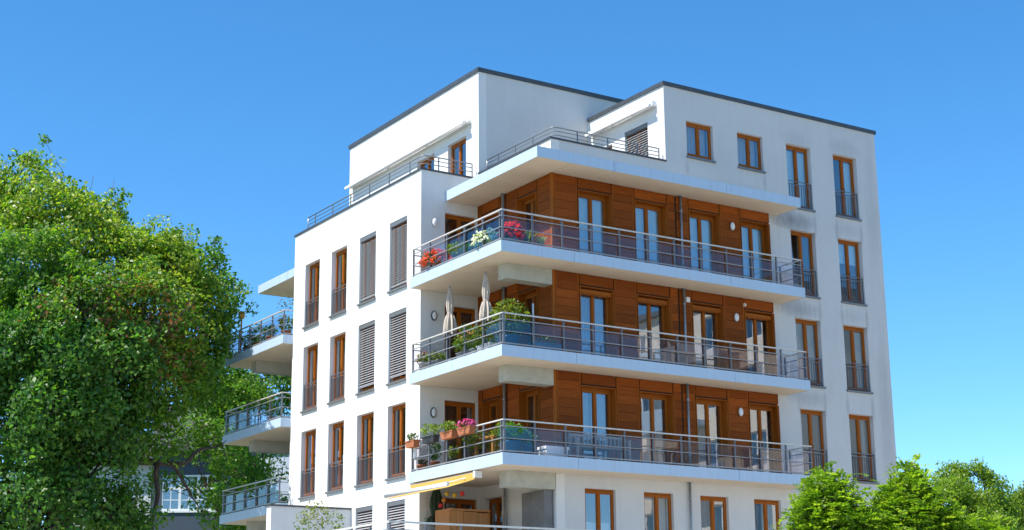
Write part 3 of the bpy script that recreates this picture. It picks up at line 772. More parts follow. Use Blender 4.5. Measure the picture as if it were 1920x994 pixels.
GREEN = [(.10, .24, .022), (.075, .185, .022), (.14, .28, .026), (.20, .32, .032), (.055, .14, .022)]
lobes = [lobe(20, 350, 57, 1.5), lobe(75, 400, 56, 1.6), lobe(-40, 380, 58, 1.7), lobe(140, 440, 56, 1.7), lobe(60, 520, 54, 2.2), lobe(-40, 560, 55, 2.4), lobe(200, 395, 58, .8, .8), lobe(205, 350, 58, .55, .55), lobe(230, 500, 56, 1.9), lobe(300, 500, 57, 1.4), lobe(330, 470, 58, 1.1), lobe(150, 590, 53, 2.2), lobe(270, 600, 55, 2.1), lobe(370, 560, 58, 1.5), lobe(385, 480, 60, .75, .8), lobe(418, 545, 61, .75, .8), lobe(448, 570, 62, .4, .7), lobe(440, 520, 61.5, .4, .5), lobe(360, 640, 58, 1.5), lobe(392, 640, 60, .75), lobe(300, 700, 55, 1.7), lobe(370, 710, 58, 1.2), lobe(250, 790, 55, 1.0, .7), lobe(60, 305, 57, .35, .9), lobe(82, 262, 57, .16, .6), lobe(15, 295, 57, .6, 1), lobe(100, 345, 57, .5, .8), lobe(130, 375, 57, .6, .9), lobe(175, 330, 58, .25, .7), lobe(215, 335, 58, .3, .7), lobe(228, 370, 58, .22, .6), lobe(290, 430, 58, .5, .8), lobe(350, 430, 59, .3, .8), lobe(400, 455, 60, .4, .8), lobe(410, 500, 60, .5, .8), lobe(455, 545, 62, .35, .8), lobe(470, 580, 62, .22, .6), lobe(412, 600, 61, .4, .6), lobe(400, 690, 60, .5, .8), lobe(310, 770, 56, .8, .7), lobe(270, 850, 55, .6, .6), lobe(235, 930, 54, .7, .7), lobe(350, 745, 57, .8, .8), lobe(255, 835, 54.5, .55, .7), lobe(305, 835, 54.8, .45, .6), lobe(265, 890, 54.6, .45, .6), lobe(290, 960, 55, .4, .5), lobe(330, 850, 55, .35, .5), lobe(190, 690, 55, 1.6), lobe(60, 690, 56, 1.8)]
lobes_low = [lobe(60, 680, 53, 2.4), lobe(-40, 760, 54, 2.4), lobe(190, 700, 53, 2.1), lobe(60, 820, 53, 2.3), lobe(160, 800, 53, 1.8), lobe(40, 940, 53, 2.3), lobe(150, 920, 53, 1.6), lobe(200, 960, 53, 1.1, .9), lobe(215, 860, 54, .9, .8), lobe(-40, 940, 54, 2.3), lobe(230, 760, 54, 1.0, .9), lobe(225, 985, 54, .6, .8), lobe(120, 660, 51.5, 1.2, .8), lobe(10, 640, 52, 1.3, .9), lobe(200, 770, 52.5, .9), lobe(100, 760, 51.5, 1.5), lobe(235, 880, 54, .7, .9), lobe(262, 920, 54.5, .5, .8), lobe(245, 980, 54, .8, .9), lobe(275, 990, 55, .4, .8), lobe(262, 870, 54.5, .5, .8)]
BROWN = [(.26, .115, .045), (.32, .16, .06), (.19, .08, .035)]
d1 = (*at(300, 640, 53.5), 2.1, .33, BROWN); d2 = (*at(120, 600, 51.5), 1.8, .16, BROWN); d3 = (*at(235, 590, 53), 1.8, .22, BROWN)
YG = [(.31, .40, .035), (.24, .34, .03), (.36, .41, .055)]
d4 = (*at(60, 400, 56), 3.4, .6, YG); d5 = (*at(240, 470, 56), 3.6, .55, YG); d6 = (*at(340, 560, 56), 2.6, .5, YG); d7 = (*at(80, 840, 51), 2.2, .2, YG); d8 = (*at(180, 800, 51), 1.8, .3, YG)
def mk(a, b, D0, D1): return at(*a, D0), at(*b, D1)
limbs = [(*mk((120, 880), (235, 862), 55, 55), .18, .15), (*mk((235, 862), (330, 872), 55, 55.5), .15, .11), (*mk((330, 872), (425, 825), 55.5, 57), .12, .012), (*mk((240, 862), (345, 800), 55, 57), .12, .012),
         (*mk((295, 868), (285, 1000), 55.3, 55.6), .11, .06), (*mk((330, 872), (380, 960), 55.5, 56.2), .09, .012), (*mk((240, 860), (200, 780), 55, 54.5), .1, .012)]
for p in ((60, 500), (150, 560), (220, 540), (270, 640), (170, 650), (310, 590), (120, 470)):     # bare branches that catch the light
    limbs.append((*mk((p[0], p[1]+40), (p[0]+rnd.uniform(30, 80), p[1]-30), 53.6, 53.2), .03, .012))
tree('broadleaf_tree', 'huge leafy tree with brown patches covering the side left of the block', (*at(120, 1000, 57)[:2], GZ), lobes, 118000, .165, GREEN, None, .55, .42, (.3, .7), limbs=limbs, per=40,
     dead=[d4, d5, d6, d7, d8, d1, d2, d3])
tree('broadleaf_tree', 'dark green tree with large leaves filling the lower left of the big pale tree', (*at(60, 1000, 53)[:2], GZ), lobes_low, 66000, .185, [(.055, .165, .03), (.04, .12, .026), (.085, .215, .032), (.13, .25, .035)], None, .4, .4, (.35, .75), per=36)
# sparse right end in front of the neighbour house + darker tree behind the far balconies
lob2 = [lobe(430, 720, 68, 1.6), lobe(490, 705, 70, 1.5), lobe(540, 715, 70, 1.4), lobe(400, 770, 66, 1.3, .7), lobe(440, 800, 66, 1.0, .7), lobe(470, 870, 68, 1.1), lobe(500, 890, 70, .9, .9), lobe(420, 850, 64, .9, .7), lobe(445, 930, 64, 1.2),
        lobe(370, 800, 62, .8, .6), lobe(330, 905, 60, .7, .55), lobe(390, 905, 61, .9, .6), lobe(410, 960, 62, .9, .8), lobe(370, 960, 61, .5, .5), lobe(480, 960, 66, 1.3), lobe(520, 900, 70, .8, .9), lobe(260, 830, 62, .9, .5), lobe(280, 905, 60, .6, .5), lobe(540, 980, 70, 1.2), lobe(355, 830, 62, .8, .7), lobe(310, 810, 62, .6, .6), lobe(400, 870, 62, .7, .7), lobe(430, 760, 66, 1.2), lobe(345, 870, 61, .5, .5), lobe(520, 740, 70, 1.0), lobe(470, 735, 68, 1.0), lobe(545, 690, 71, .8), lobe(430, 830, 65, .9), lobe(395, 820, 63, .8), lobe(530, 875, 70, .7), lobe(450, 890, 67, .9), lobe(430, 980, 64, 1.0)]
tree('broadleaf_tree', 'darker tree reaching behind the far side balconies', (*at(470, 1000, 72)[:2], GZ), lob2, 44000, .16, [(.085, .21, .022), (.065, .16, .02), (.12, .25, .024), (.18, .29, .03)], None, .3, .5, (.3, .65), per=36)

# round-crowned trees at the right
lob3 = [lobe(1800, 905, 84.0, 1.26), lobe(1825, 890, 84.0, 0.84), lobe(1780, 935, 82.6, 1.40), lobe(1845, 925, 84.0, 1.26), lobe(1830, 965, 82.6, 1.68), lobe(1870, 960, 84.0, 0.98), lobe(1765, 975, 82.6, 1.40), lobe(1855, 1000, 82.6, 1.54), lobe(1790, 1010, 82.6, 1.82), lobe(1830, 1060, 84.0, 2.52), lobe(1755, 920, 84.0, 0.56, .7), lobe(1840, 885, 84.0, 0.42, .7)]
tree('round_tree', 'dense yellow-green round tree standing behind the feathery young tree', (*at(1815, 1100, 84)[:2], GZ), lob3, 56000, .15, [(.22, .33, .025), (.16, .27, .022), (.28, .37, .03), (.11, .20, .02)], None, .25, .4, (.3, .6), per=36)
lob4 = [lobe(1900, 945, 100.0, 1.07), lobe(1885, 975, 100.0, 1.07), lobe(1925, 965, 100.0, 1.73), lobe(1905, 1010, 100.0, 1.73), lobe(1945, 940, 100.0, 1.47), lobe(1915, 1060, 100.0, 2.40)]
tree('round_tree', 'far round tree cut by the edge of the picture', (*at(1915, 1100, 100)[:2], GZ), lob4, 28000, .16, [(.18, .27, .022), (.13, .22, .02), (.22, .29, .03), (.08, .16, .018)], None, .25, .4, (.3, .6), per=34)

# feathery locust trees close to the camera: pinnate leaves
def locust(label, base, lobes, nfrond, cols):
    t = empty('locust_tree', base, label, 'tree', 'young feathery trees in front of the block'); base = np.array(base, float)
    Lb = np.array(lobes); top = Lb[:, 2].max(); fk = np.array([base[0], base[1], base[2]+(top-base[2])*.45])
    tk = MB(); limb(tk, base*0, fk-base, .10, .06, .03, 7, 9); link('trunk', tk.mesh('trunk', 'bark', True), t)
    lm = MB(); V = []; Cc = []; wt = Lb[:, 3]**2*Lb[:, 6]; wt /= wt.sum(); rach = MB()
    for li, (x, y, z, rx, ry, rz, de) in enumerate(Lb):
        c = np.array([x, y, z]); rad = np.array([rx, ry, rz]); limb(lm, fk-base, c-base, .035, .012, .1, 6, 6)
        m = int(nfrond*wt[li])
        o = c+sph(m)*rad*np.where(rng.uniform(size=m) < .22, rng.uniform(1.0, 1.6, m), rng.uniform(.15, 1, m)**.5)[:, None]
        for p in o[::6]: limb(lm, c-base, p-base, .01, .004, .1, 4, 4)
        out = (o-c)/rad; out = out/np.linalg.norm(out, axis=1, keepdims=True)*.6+rng.normal(size=(m, 3))*.75+np.array([0, 0, .1])
        out /= np.linalg.norm(out, axis=1, keepdims=True)
        shade = rng.uniform(.75, 1.25, m); ci = rng.integers(0, len(cols), m)
        for j in range(m):
            L = rng.uniform(.15, .27); ns = 6; d = out[j]; sd = np.cross(d, [0, 0, 1.0]); sd /= np.linalg.norm(sd)+1e-6; upv = np.cross(sd, d)
            for q in range(ns):
                tt = (q+1)/ns; p = o[j]+d*L*tt+np.array([0, 0, -1])*(.10*L*tt*tt*3)
                for sg in (-1, 1):
                    ll = .062*(1-.4*abs(tt-.5)); a = sd*sg*.92+d*.3+upv*rng.normal()*.2; a /= np.linalg.norm(a); w = d*.017+upv*rng.normal()*.006
                    V.append([p, p+a*ll*.5+w, p+a*ll, p+a*ll*.5-w]); Cc.append(np.array(cols[ci[j]])*shade[j])
    link('limbs', lm.mesh('limbs', 'twig_bark', True), t)
    V = np.array(V)-base; link('crown', leaf_mesh('crown', V, np.array(Cc)), t); return t
LOC = [(.24, .36, .025), (.18, .30, .022), (.32, .42, .04), (.12, .22, .018)]
l1 = [lobe(1552, 950, 20, 0.268), lobe(1525, 985, 20, 0.252), lobe(1582, 985, 20, 0.268), lobe(1548, 1030, 20, 0.380), lobe(1550, 905, 20, 0.140, .9), lobe(1520, 925, 20, 0.116, .8), lobe(1580, 915, 20, 0.084, .7), lobe(1590, 892, 20, 0.040, .6), lobe(1508, 955, 20, 0.116, .8), lobe(1600, 945, 20, 0.076, .6), lobe(1610, 1000, 20, 0.220)]
locust('feathery bright green young tree in front of the balcony end', (*at(1550, 1100, 20)[:2], GZ), l1, 2300, LOC)
l2 = [lobe(1705, 915, 20.5, 0.172), lobe(1722, 945, 20.5, 0.252), lobe(1690, 960, 20.5, 0.268), lobe(1660, 965, 20.5, 0.196, .8), lobe(1648, 1000, 20.3, 0.268), lobe(1745, 975, 20.5, 0.236), lobe(1720, 1015, 20.5, 0.340), lobe(1668, 915, 20.5, 0.076, .5), lobe(1712, 868, 20.5, 0.040, .7), lobe(1700, 885, 20.5, 0.092, .8), lobe(1640, 935, 20.5, 0.060, .5), lobe(1800, 1000, 20.5, 0.204, .9), lobe(1865, 1005, 20.5, 0.180, .8), lobe(1770, 995, 20.5, 0.196, .9), lobe(1620, 1005, 20.5, 0.220)]
locust('feathery bright green young tree at the right corner of the block', (*at(1705, 1100, 20.5)[:2], GZ), l2, 3400, LOC)

# ------------------------------------------------------------------ balcony plants and furniture
def bush(n, r, h, size, cols, upb=.5):
    P = sph(n)*(rng.uniform(.2, 1, n)**.5)[:, None]*np.array([r, r, h/2])+np.array([0, 0, h/2])
    N = rng.normal(size=(n, 3))*.6+np.array([0, 0, upb]); return leaf_mesh('foliage', leaves(P, N, size), palette(n, cols))
def blades(n, r, h, w, cols):
    V = []; 
    for i in range(n):
        a = rng.uniform(0, 2*PI); tl = rng.uniform(.3, 1); b = np.array([math.cos(a)*r*.15, math.sin(a)*r*.15, 0]); tip = np.array([math.cos(a)*r*tl, math.sin(a)*r*tl, h*rng.uniform(.6, 1)])
        mid = b*.5+tip*.5+np.array([0, 0, h*.15]); s = np.array([-math.sin(a), math.cos(a), 0])*w
        V.append([b, mid-s, tip, mid+s])
    return leaf_mesh('foliage', np.array(V), palette(n, cols))
def blooms(n, r, h, size, cols, z0=.3):
    d = sph(n); d[:, 2] = np.abs(d[:, 2]); P = d*np.array([r, r, h*(1-z0)])*(rng.uniform(.85, 1.08, n))[:, None]+np.array([0, 0, h*z0])
    V = []; C = []
    for i in range(n):
        for q in range(5):
            V.append(leaves(P[i:i+1]+rng.normal(size=(1, 3))*size*.25, (d[i:i+1]+rng.normal(size=(1, 3))*.45), size, .9)[0]); C.append(palette(1, cols)[0])
    return leaf_mesh('blooms', np.array(V), np.array(C), 'petal')
def potted(name, label, loc, pot, fol, bl=None, group='potted plants on the corner balconies', lift=None):
    o = empty(name, loc, label, 'plant', group)
    kind, r, h, mat = pot
    if kind == 'round': link('pot', MB().lathe([(r*.72, 0), (r*.98, h*.86), (r*1.08, h*.86), (r*1.08, h), (r*.93, h), (r*.9, h*.9)], 16).mesh('pot', mat, True), o)
    else:
        w, d = r; mb = MB(); pts0 = [(-w*.46, -d*.42), (w*.46, -d*.42), (w*.46, d*.42), (-w*.46, d*.42)]; pts1 = [(-w/2, -d/2), (w/2, -d/2), (w/2, d/2), (-w/2, d/2)]
        mb.v = [(x, y, 0) for x, y in pts0]+[(x, y, h) for x, y in pts1]; mb.f = [(0, 3, 2, 1), (4, 5, 6, 7)]+[(i, (i+1) % 4, 4+(i+1) % 4, 4+i) for i in range(4)]
        mb.box(-w/2-.012, w/2+.012, -d/2-.012, d/2+.012, h*.86, h*1.01)
        link('pot', mb.mesh('pot', mat), o)
    f = link('foliage', fol, o, (0, 0, (h*.9) if lift is None else lift))
    if bl: link('blooms', bl, o, (0, 0, h*.9 if lift is None else lift))['kind'] = 'stuff'
    return o
G1 = [(.06, .13, .02), (.04, .09, .018), (.10, .18, .03)]; G2 = [(.16, .23, .03), (.11, .18, .025), (.22, .28, .05)]; OLIVE = [(.13, .15, .03), (.09, .12, .025), (.20, .20, .05)]; PALE = [(.3, .36, .22), (.2, .27, .14)]
RED = [(.66, .012, .012), (.72, .04, .02), (.55, .008, .012)]; ORANGE = [(.75, .10, .02), (.65, .06, .03), (.8, .16, .04)]; WHITE = [(.75, .75, .66), (.62, .66, .5), (.8, .8, .74)]; PINK = [(.60, .06, .28), (.7, .15, .4), (.45, .03, .22)]
z3, z2, z1 = 6.0, 3.0, 0.0
potted('flower_pot', 'big red flowering bush at the corner of the top balcony', (.66, .50, z3), ('round', .19, .22, 'grey_pot'), bush(300, .32, .46, .09, G1), blooms(230, .37, .5, .08, RED, .05))
potted('flower_pot', 'orange flowers at the side wall end of the top balcony', (.36, 4.25, z3), ('box', (.3, .8), .18, 'black_pot'), bush(480, .42, .48, .09, G1), blooms(170, .52, .56, .08, ORANGE, .08))
potted('flower_pot', 'round white flowering bush behind the top balcony side rail', (.36, 1.25, z3), ('round', .2, .18, 'grey_pot'), bush(320, .44, .4, .08, G2), blooms(230, .5, .46, .065, WHITE, .03))
potted('leafy_plant', 'low green leafy plants in a trough between orange and white flowers', (.42, 2.9, z3), ('box', (.3, .9), .2, 'grey_pot'), bush(560, .46, .5, .1, G2))
potted('leafy_plant', 'taller dark green plant beside the top balcony side door', (.85, 3.55, z3), ('round', .18, .3, 'black_pot'), bush(300, .3, .6, .1, G1))
potted('leafy_plant', 'pale spiky plant near the sunlit wood corner of the top balcony', (1.22, .5, z3), ('round', .17, .17, 'terracotta'), blades(150, .36, .42, .022, PALE+G2))
potted('leafy_plant', 'small pale spiky plant in front of the sunlit wood corner', (1.62, .42, z3), ('round', .12, .14, 'terracotta'), blades(90, .26, .3, .018, PALE))
# middle balcony
potted('leafy_shrub', 'large olive-leaved shrub rising over the middle balcony corner', (.75, .75, z2), ('round', .26, .42, 'blue_pot'), bush(1300, .6, 1.15, .11, OLIVE+G2))
potted('leafy_plant', 'bright palm-like plant between the two closed parasols', (.62, 2.9, z2), ('round', .16, .5, 'grey_pot'), blades(130, .34, .75, .035, G2))
potted('flower_pot', 'pink and cream flowers in a pot at the side wall end of the middle balcony', (.32, 4.95, z2), ('round', .17, .32, 'white_pot'), bush(160, .25, .3, .09, G2), blooms(26, .27, .36, .07, [(.55, .2, .2), (.7, .5, .4), (.4, .1, .12)], .2))
potted('leafy_plant', 'yellow-green low plant in a grey trough by the middle side rail', (.34, 4.25, z2), ('box', (.28, .7), .25, 'grey_pot'), bush(320, .36, .34, .08, G2))
potted('leafy_plant', 'dense green plants with a salmon flower in troughs by the middle side rail', (.36, 2.35, z2), ('box', (.3, 1.0), .24, 'grey_pot'), bush(800, .50, .55, .09, G1+G2), blooms(30, .25, .6, .09, [(.75, .3, .2), (.7, .4, .3)], .5))
potted('leafy_plant', 'dark leafy plants in a trough behind the first closed parasol', (.9, 3.3, z2), ('box', (.3, .8), .28, 'black_pot'), bush(420, .42, .5, .1, [(.03, .07, .015), (.12, .10, .03), (.05, .09, .02)]))
potted('leafy_plant', 'yellowing leafy plants beside the middle corner shrub', (.36, 1.35, z2), ('box', (.28, .7), .25, 'white_pot'), bush(560, .42, .7, .1, OLIVE+G1))
potted('leafy_plant', 'low plants in a dark blue trough on the long side of the middle balcony', (1.75, .42, z2), ('box', (.95, .3), .26, 'blue_pot'), bush(220, .38, .24, .08, G1+PALE))
# lowest full balcony: boxes hung on the rail
def railbox(label, y, mat, fol, bl=None, L=.62):
    o = potted('flower_box', label, (-.10, y, .70), ('box', (.2, L), .2, mat), fol, bl, 'flower boxes hung on the lowest side rail')
    for s in (-.22, .22): link('hook', MB().tube([(.105, s, .02), (.115, s, .23), (.17, s, .255)], .008, 5).mesh('hook', 'black_plastic'), o)
railbox('terracotta box with bushy grey-green plant, first on the lowest side rail', 4.88, 'terracotta', bush(130, .2, .26, .08, [(.12, .15, .05), (.08, .12, .03)]), None, .55)
railbox('black box with bright leafy plant on the lowest side rail', 3.78, 'black_pot', bush(220, .34, .42, .09, G2), None, .72)
railbox('brown box with small cream flowers on the lowest side rail', 2.72, 'terracotta', bush(220, .3, .34, .08, G2), blooms(8, .22, .32, .05, WHITE, .4), .7)
railbox('terracotta box heaped with pink flowers on the lowest side rail', 1.75, 'terracotta', bush(70, .26, .2, .07, G1), blooms(70, .28, .26, .06, PINK, .1), .72)
potted('leafy_shrub', 'glossy bright green plant in a blue pot at the lowest balcony corner', (.62, .48, z1), ('round', .24, .4, 'blue_pot'), bush(620, .42, .55, .12, [(.08, .20, .025), (.12, .28, .03)]))
potted('leafy_plant', 'drooping green plant in a blue pot beside the corner plant of the lowest balcony', (1.12, .45, z1), ('round', .17, .3, 'blue_pot'), bush(200, .26, .46, .1, [(.06, .16, .025), (.09, .2, .03)]))
potted('leafy_plant', 'lush green plant on the inner side of the wooden balcony table', (.85, 1.15, z1), ('round', .2, .35, 'terracotta'), bush(560, .42, .75, .11, G2))
potted('leafy_plant', 'tall climbing plant in a terracotta pot behind the lowest side rail', (.36, 4.35, z1), ('round', .15, .24, 'terracotta'), bush(170, .2, .72, .1, G1))
potted('leafy_plant', 'variegated plant behind the lowest side rail under the brown flower box', (.36, 3.25, z1), ('round', .14, .2, 'black_pot'), bush(110, .2, .42, .1, PALE+G2))
potted('leafy_plant', 'small reddish plant in a wide terracotta pot at the end of the lowest side rail', (.30, 4.92, z1), ('round', .2, .2, 'terracotta'), bush(110, .18, .2, .07, [(.2, .1, .04), (.1, .12, .03)]))
potted('leafy_plant', 'dark spreading plant with yellow tips under the pink flower box', (.42, 1.95, z1), ('round', .16, .3, 'black_pot'), bush(460, .45, .62, .1, G1+OLIVE))
o = empty('plant_stand', (.22, 5.12, z1), 'white metal plant stand at the far end of the lowest side rail', 'plant stand')
link('frame', MB().box(-.1, -.08, -.1, -.08, 0, .78).box(.08, .1, -.1, -.08, 0, .78).box(-.1, -.08, .08, .1, 0, .78).box(.08, .1, .08, .1, 0, .78).mesh('frame', 'white_plastic'), o)
for z in (.4, .74): link('shelf', MB().box(-.12, .12, -.12, .12, z, z+.02).mesh('shelf', 'white_plastic'), o)
link('panel', MB().box(-.075, .075, -.12, -.105, .02, .36).box(-.12, -.105, -.075, .075, .42, .72).mesh('panel', 'white_plastic'), o)
o = empty('balcony_table', (.52, 1.45, z1), 'orange wooden table behind the lowest side rail', 'table')
link('table_top', MB().box(-.28, .28, -.62, .5, .56, .6).mesh('table_top', 'table_wood'), o)
for x, y in ((-.22, -.5), (.22, -.5), (-.22, .4), (.22, .4)): link('leg', MB().box(x-.045, x+.045, y-.045, y+.045, 0, .56).mesh('leg', 'table_wood'), o)
o = empty('storage_box', (1.95, .42, z1), 'white lidded box on the floor of the lowest balcony', 'box')
link('body', MB().box(-.36, .36, -.2, .2, 0, .23).mesh('body', 'white_plastic'), o); link('lid', MB().box(-.39, .39, -.23, .23, .23, .31).mesh('lid', 'white_plastic'), o)
o = empty('bench', (3.75, .68, z1), 'weathered wooden bench in front of the first door of the lowest balcony', 'bench')
for i in range(3): link('seat_slat', shared('bs', lambda: MB().box(-.95, .95, 0, .11, .40, .43).mesh('seat_slat', 'bench_wood')), o, (0, -.22+.13*i, 0))
link('back_rail', MB().box(-.95, .95, .2, .235, .76, .83).mesh('back_rail', 'bench_wood'), o); link('back_rail', MB().box(-.95, .95, .2, .235, .5, .55).mesh('back_rail', 'bench_wood'), o)
for i in range(13): link('back_slat', shared('bk', lambda: MB().box(-.03, .03, .205, .23, .55, .76).mesh('back_slat', 'bench_wood')), o, (-.84+.14*i, 0, 0))
for x in (-.92, .92):
    for y in (-.2, .2): link('leg', MB().box(x-.03, x+.03, y-.03, y+.03, 0, .66 if y < 0 else .86).mesh('leg', 'bench_wood'), o)
    link('armrest', MB().box(x-.035, x+.035, -.26, .24, .66, .69).mesh('armrest', 'bench_wood'), o)
# low table and boxes on the middle balcony's far part
o = empty('balcony_table', (6.7, .55, z2), 'pale wooden table near the grey downpipe on the middle balcony', 'table')
link('table_top', MB().box(-.5, .5, -.26, .26, .46, .5).mesh('table_top', 'table_wood'), o)
for x in (-.42, .42):
    for y in (-.2, .2): link('leg', MB().box(x-.03, x+.03, y-.03, y+.03, 0, .46).mesh('leg', 'table_wood'), o)

# closed parasols
def parasol(label, loc, H, mat, name='parasol', low=1.15, r=1.0):
    o = empty(name, loc, label, 'parasol')
    link('pole', MB().tube([(0, 0, .05), (0, 0, H+.04)], .024, 10).mesh('pole', 'steel_dark' if mat != 'taupe_cloth' else 'steel', True), o)
    link('base', MB().lathe([(.24, 0), (.24, .05), (.05, .09), (.04, .3), (.0, .3)], 18).mesh('base', 'grey_pot', True), o)
    seg = 48; mb = MB(); prof = [(.028, H), (.055, H-.05), (.085, H-.3), (.095, H-.55), (.075, H-.74), (.062, H-.80), (.095, H-.86), (.135, H-1.02), (.16, low+.12), (.15, low)]
    for i, (rr, z) in enumerate(prof):
        for j in range(seg):
            a = 2*PI*j/seg; f = 1+(.30 if i > 1 else .05)*math.cos(8*a+i*.12)*(1 if i < 5 else 1.25); zz = z
            if i >= 8: zz = z-.13*max(0, math.cos(4*a+.6))
            mb.v.append((rr*r*f*math.cos(a), rr*r*f*math.sin(a), zz))
    for i in range(len(prof)-1):
        for j in range(seg): mb.f.append((i*seg+j, (i+1)*seg+j, (i+1)*seg+(j+1) % seg, i*seg+(j+1) % seg))
    mb.f.append(tuple(range(seg)))
    c = link('cover', mb.mesh('cover', mat, True), o)
    link('strap', MB().lathe([(.078*r, H-.81), (.082*r, H-.79), (.078*r, H-.77)], 16).mesh('strap', mat), o)
    link('finial', MB().lathe([(.012, H), (.03, H+.03), (.028, H+.06), (.01, H+.08)], 10).mesh('finial', 'grey_pot', True), o)
parasol('closed taupe parasol nearer the side wall on the middle balcony', (.55, 3.78, z2), 2.44, 'taupe_cloth', low=1.10, r=1.05)
parasol('closed taupe parasol nearer the corner on the middle balcony', (.55, 1.72, z2), 2.44, 'taupe_cloth', low=1.12)
parasol('closed dark green parasol on the terrace under the yellow awning', (.8, 5.0, -3.0), 2.55, 'green_cloth', low=1.55, r=1.75)
o = empty('parasol_stand', (1.31, .40, z2), 'pale upright pole in a dark foot on the middle balcony', 'pole')
link('pole', MB().tube([(0, 0, .04), (0, 0, 1.38)], .03, 10).mesh('pole', 'white_plastic', True), o); link('foot', MB().lathe([(.16, 0), (.16, .05), (.04, .08)], 14).mesh('foot', 'grey_pot'), o)
# hooded wicker chair, dried flowers, grey cover, ball garland on the terrace
o = empty('wicker_chair', (1.05, 3.9, -3.0), 'hooded wicker beach chair seen from behind on the terrace', 'chair')
prof = [(-.66, 0), (-.60, .8), (-.68, 1.72), (.62, 1.68), (.64, .8), (.6, 0)]
for nm, y0, y1 in (('side_panel', -.42, -.38), ('side_panel', .38, .42)): link(nm, MB().box(-.6, .58, y0, y1, .08, 1.0).mesh(nm, 'wicker'), o)
for i in range(3): link('back_panel', MB().box(-.66+.43*i, -.66+.43*(i+1)-.02, -.46, -.43, .1, 1.74-.02*i).mesh('back_panel', 'wicker'), o)
link('hood', MB().box(-.69, .66, -.48, .40, 1.745, 1.80).box(-.69, -.665, -.42, .40, 1.0, 1.745).box(.635, .66, -.42, .40, 1.0, 1.745).mesh('hood', 'wicker'), o)
link('seat', MB().box(-.6, .58, -.37, .37, .35, .45).mesh('seat', 'curtain_white'), o)
for i in range(4): link('trim', shared('wt', lambda: MB().box(-.012, .012, -.492, -.482, .1, 1.77).mesh('trim', 'table_wood')), o, (-.67+.43*i, 0, 0))
for x in (-.5, .5): link('leg', MB().box(x-.05, x+.05, -.3, .3, 0, .08).mesh('leg', 'table_wood'), o)
potted('dried_plant', 'brown dried flower heads in a pot under the green parasol', (.62, 4.75, -3.0), ('round', .2, .4, 'terracotta'), bush(240, .32, .95, .11, [(.2, .13, .08), (.28, .18, .11), (.13, .08, .05)]), None, 'plants on the terrace')
tag(link('grey_cover', MB().box(-.12, .16, -.62, .55, 0, 2.2).box(-.13, -.12, -.25, .2, 1.2, 1.42).mesh('grey_cover', 'grey_cover'), None, (2.28, 1.85, -2.99)), 'tall grey covered cabinet standing against the terrace wall', 'cabinet')
ch = [(.8, 5.15, -.95), (.8, 4.95, -.99), (.82, 4.78, -.93), (.84, 4.62, -.78), (.86, 4.48, -.6), (.9, 4.1, -.68), (.95, 3.75, -.66)]
o = empty('ball_garland', (.85, 4.5, -1.0), 'string of red, orange and yellow paper balls above the terrace', 'garland')
link('string', MB().tube([(p[0]-.85, p[1]-4.5, p[2]+1.0) for p in ch], .006, 5).mesh('string', 'black_plastic'), o)
for p, m in zip(ch, ('ball_white', 'ball_yellow', 'ball_red', 'ball_orange', 'ball_yellow', 'ball_yellow', 'ball_red')):
    link('ball', MB().lathe([(.005, -.075), (.045, -.06), (.07, -.02), (.07, .02), (.045, .06), (.005, .075)], 12).mesh('ball', m, True), o, (p[0]-.85, p[1]-4.5, p[2]+1.0-.06))
# far side balconies
def far(label, x, y, z, n, r, h, cols, name='leafy_plant'):
    potted(name, label, (x, y, z), ('round', .18, .3, 'terracotta'), bush(n, r, h, .1, cols), None, 'plants on the far side balconies')
far('dark green plants in a pot in the middle of the top far balcony', .45, 17.9, 5.94, 420, .4, .75, G1)
far('bushy plant at the near end of the top far balcony', .45, 15.4, 5.94, 320, .32, .6, G1+OLIVE)
far('light green plants by the birdhouse on the top far balcony', .45, 18.9, 5.94, 300, .35, .5, G2)
far('tall pale wispy plant rising over the top far balcony', .8, 15.9, 5.94, 130, .5, 1.75, OLIVE)
far('plant with terracotta pot against the rail of the top far balcony', .4, 16.6, 5.94, 200, .26, .5, G1)
far('green plant on the middle far balcony', .5, 16.6, 2.94, 240, .35, .5, G1)
far('leafy plant on the lowest far balcony', .5, 17.4, -.06, 300, .4, .6, G1+G2)
o = empty('birdhouse', (.2, 18.98, 5.94), 'small orange wooden birdhouse on a pole at the top far balcony', 'birdhouse')
link('pole', MB().box(-.025, .025, -.025, .025, 0, 1.42).mesh('pole', 'table_wood'), o)
link('house', MB().box(-.09, .09, -.1, .1, 1.42, 1.64).mesh('house', 'table_wood'), o)
link('roof', MB().quad((-.14, -.14, 1.63), (.14, -.14, 1.68), (.14, .14, 1.68), (-.14, .14, 1.63)).quad((-.14, .14, 1.65), (.14, .14, 1.70), (.14, -.14, 1.70), (-.14, -.14, 1.65)).mesh('roof', 'white_plastic'), o)
# shrubs in front of the divider wall
for px, lab, n, r, h in ((592, 'pale yellow-green wispy shrub in front of the grey garden wall', 260, .42, .72), (565, 'small dark green shrub tip in front of the grey garden wall', 90, .25, .4), (630, 'small green shrub tip near the grey blind behind the terrace rail', 80, .25, .4)):
    p = at(px, 990, 44); potted('terrace_shrub', lab, (p[0], p[1], -3.0), ('round', .25, 1.0, 'grey_pot'), bush(n, r, h+.35, .09, [(.25, .26, .07), (.18, .2, .05)] if n > 200 else G2), None, 'shrubs on the terrace')

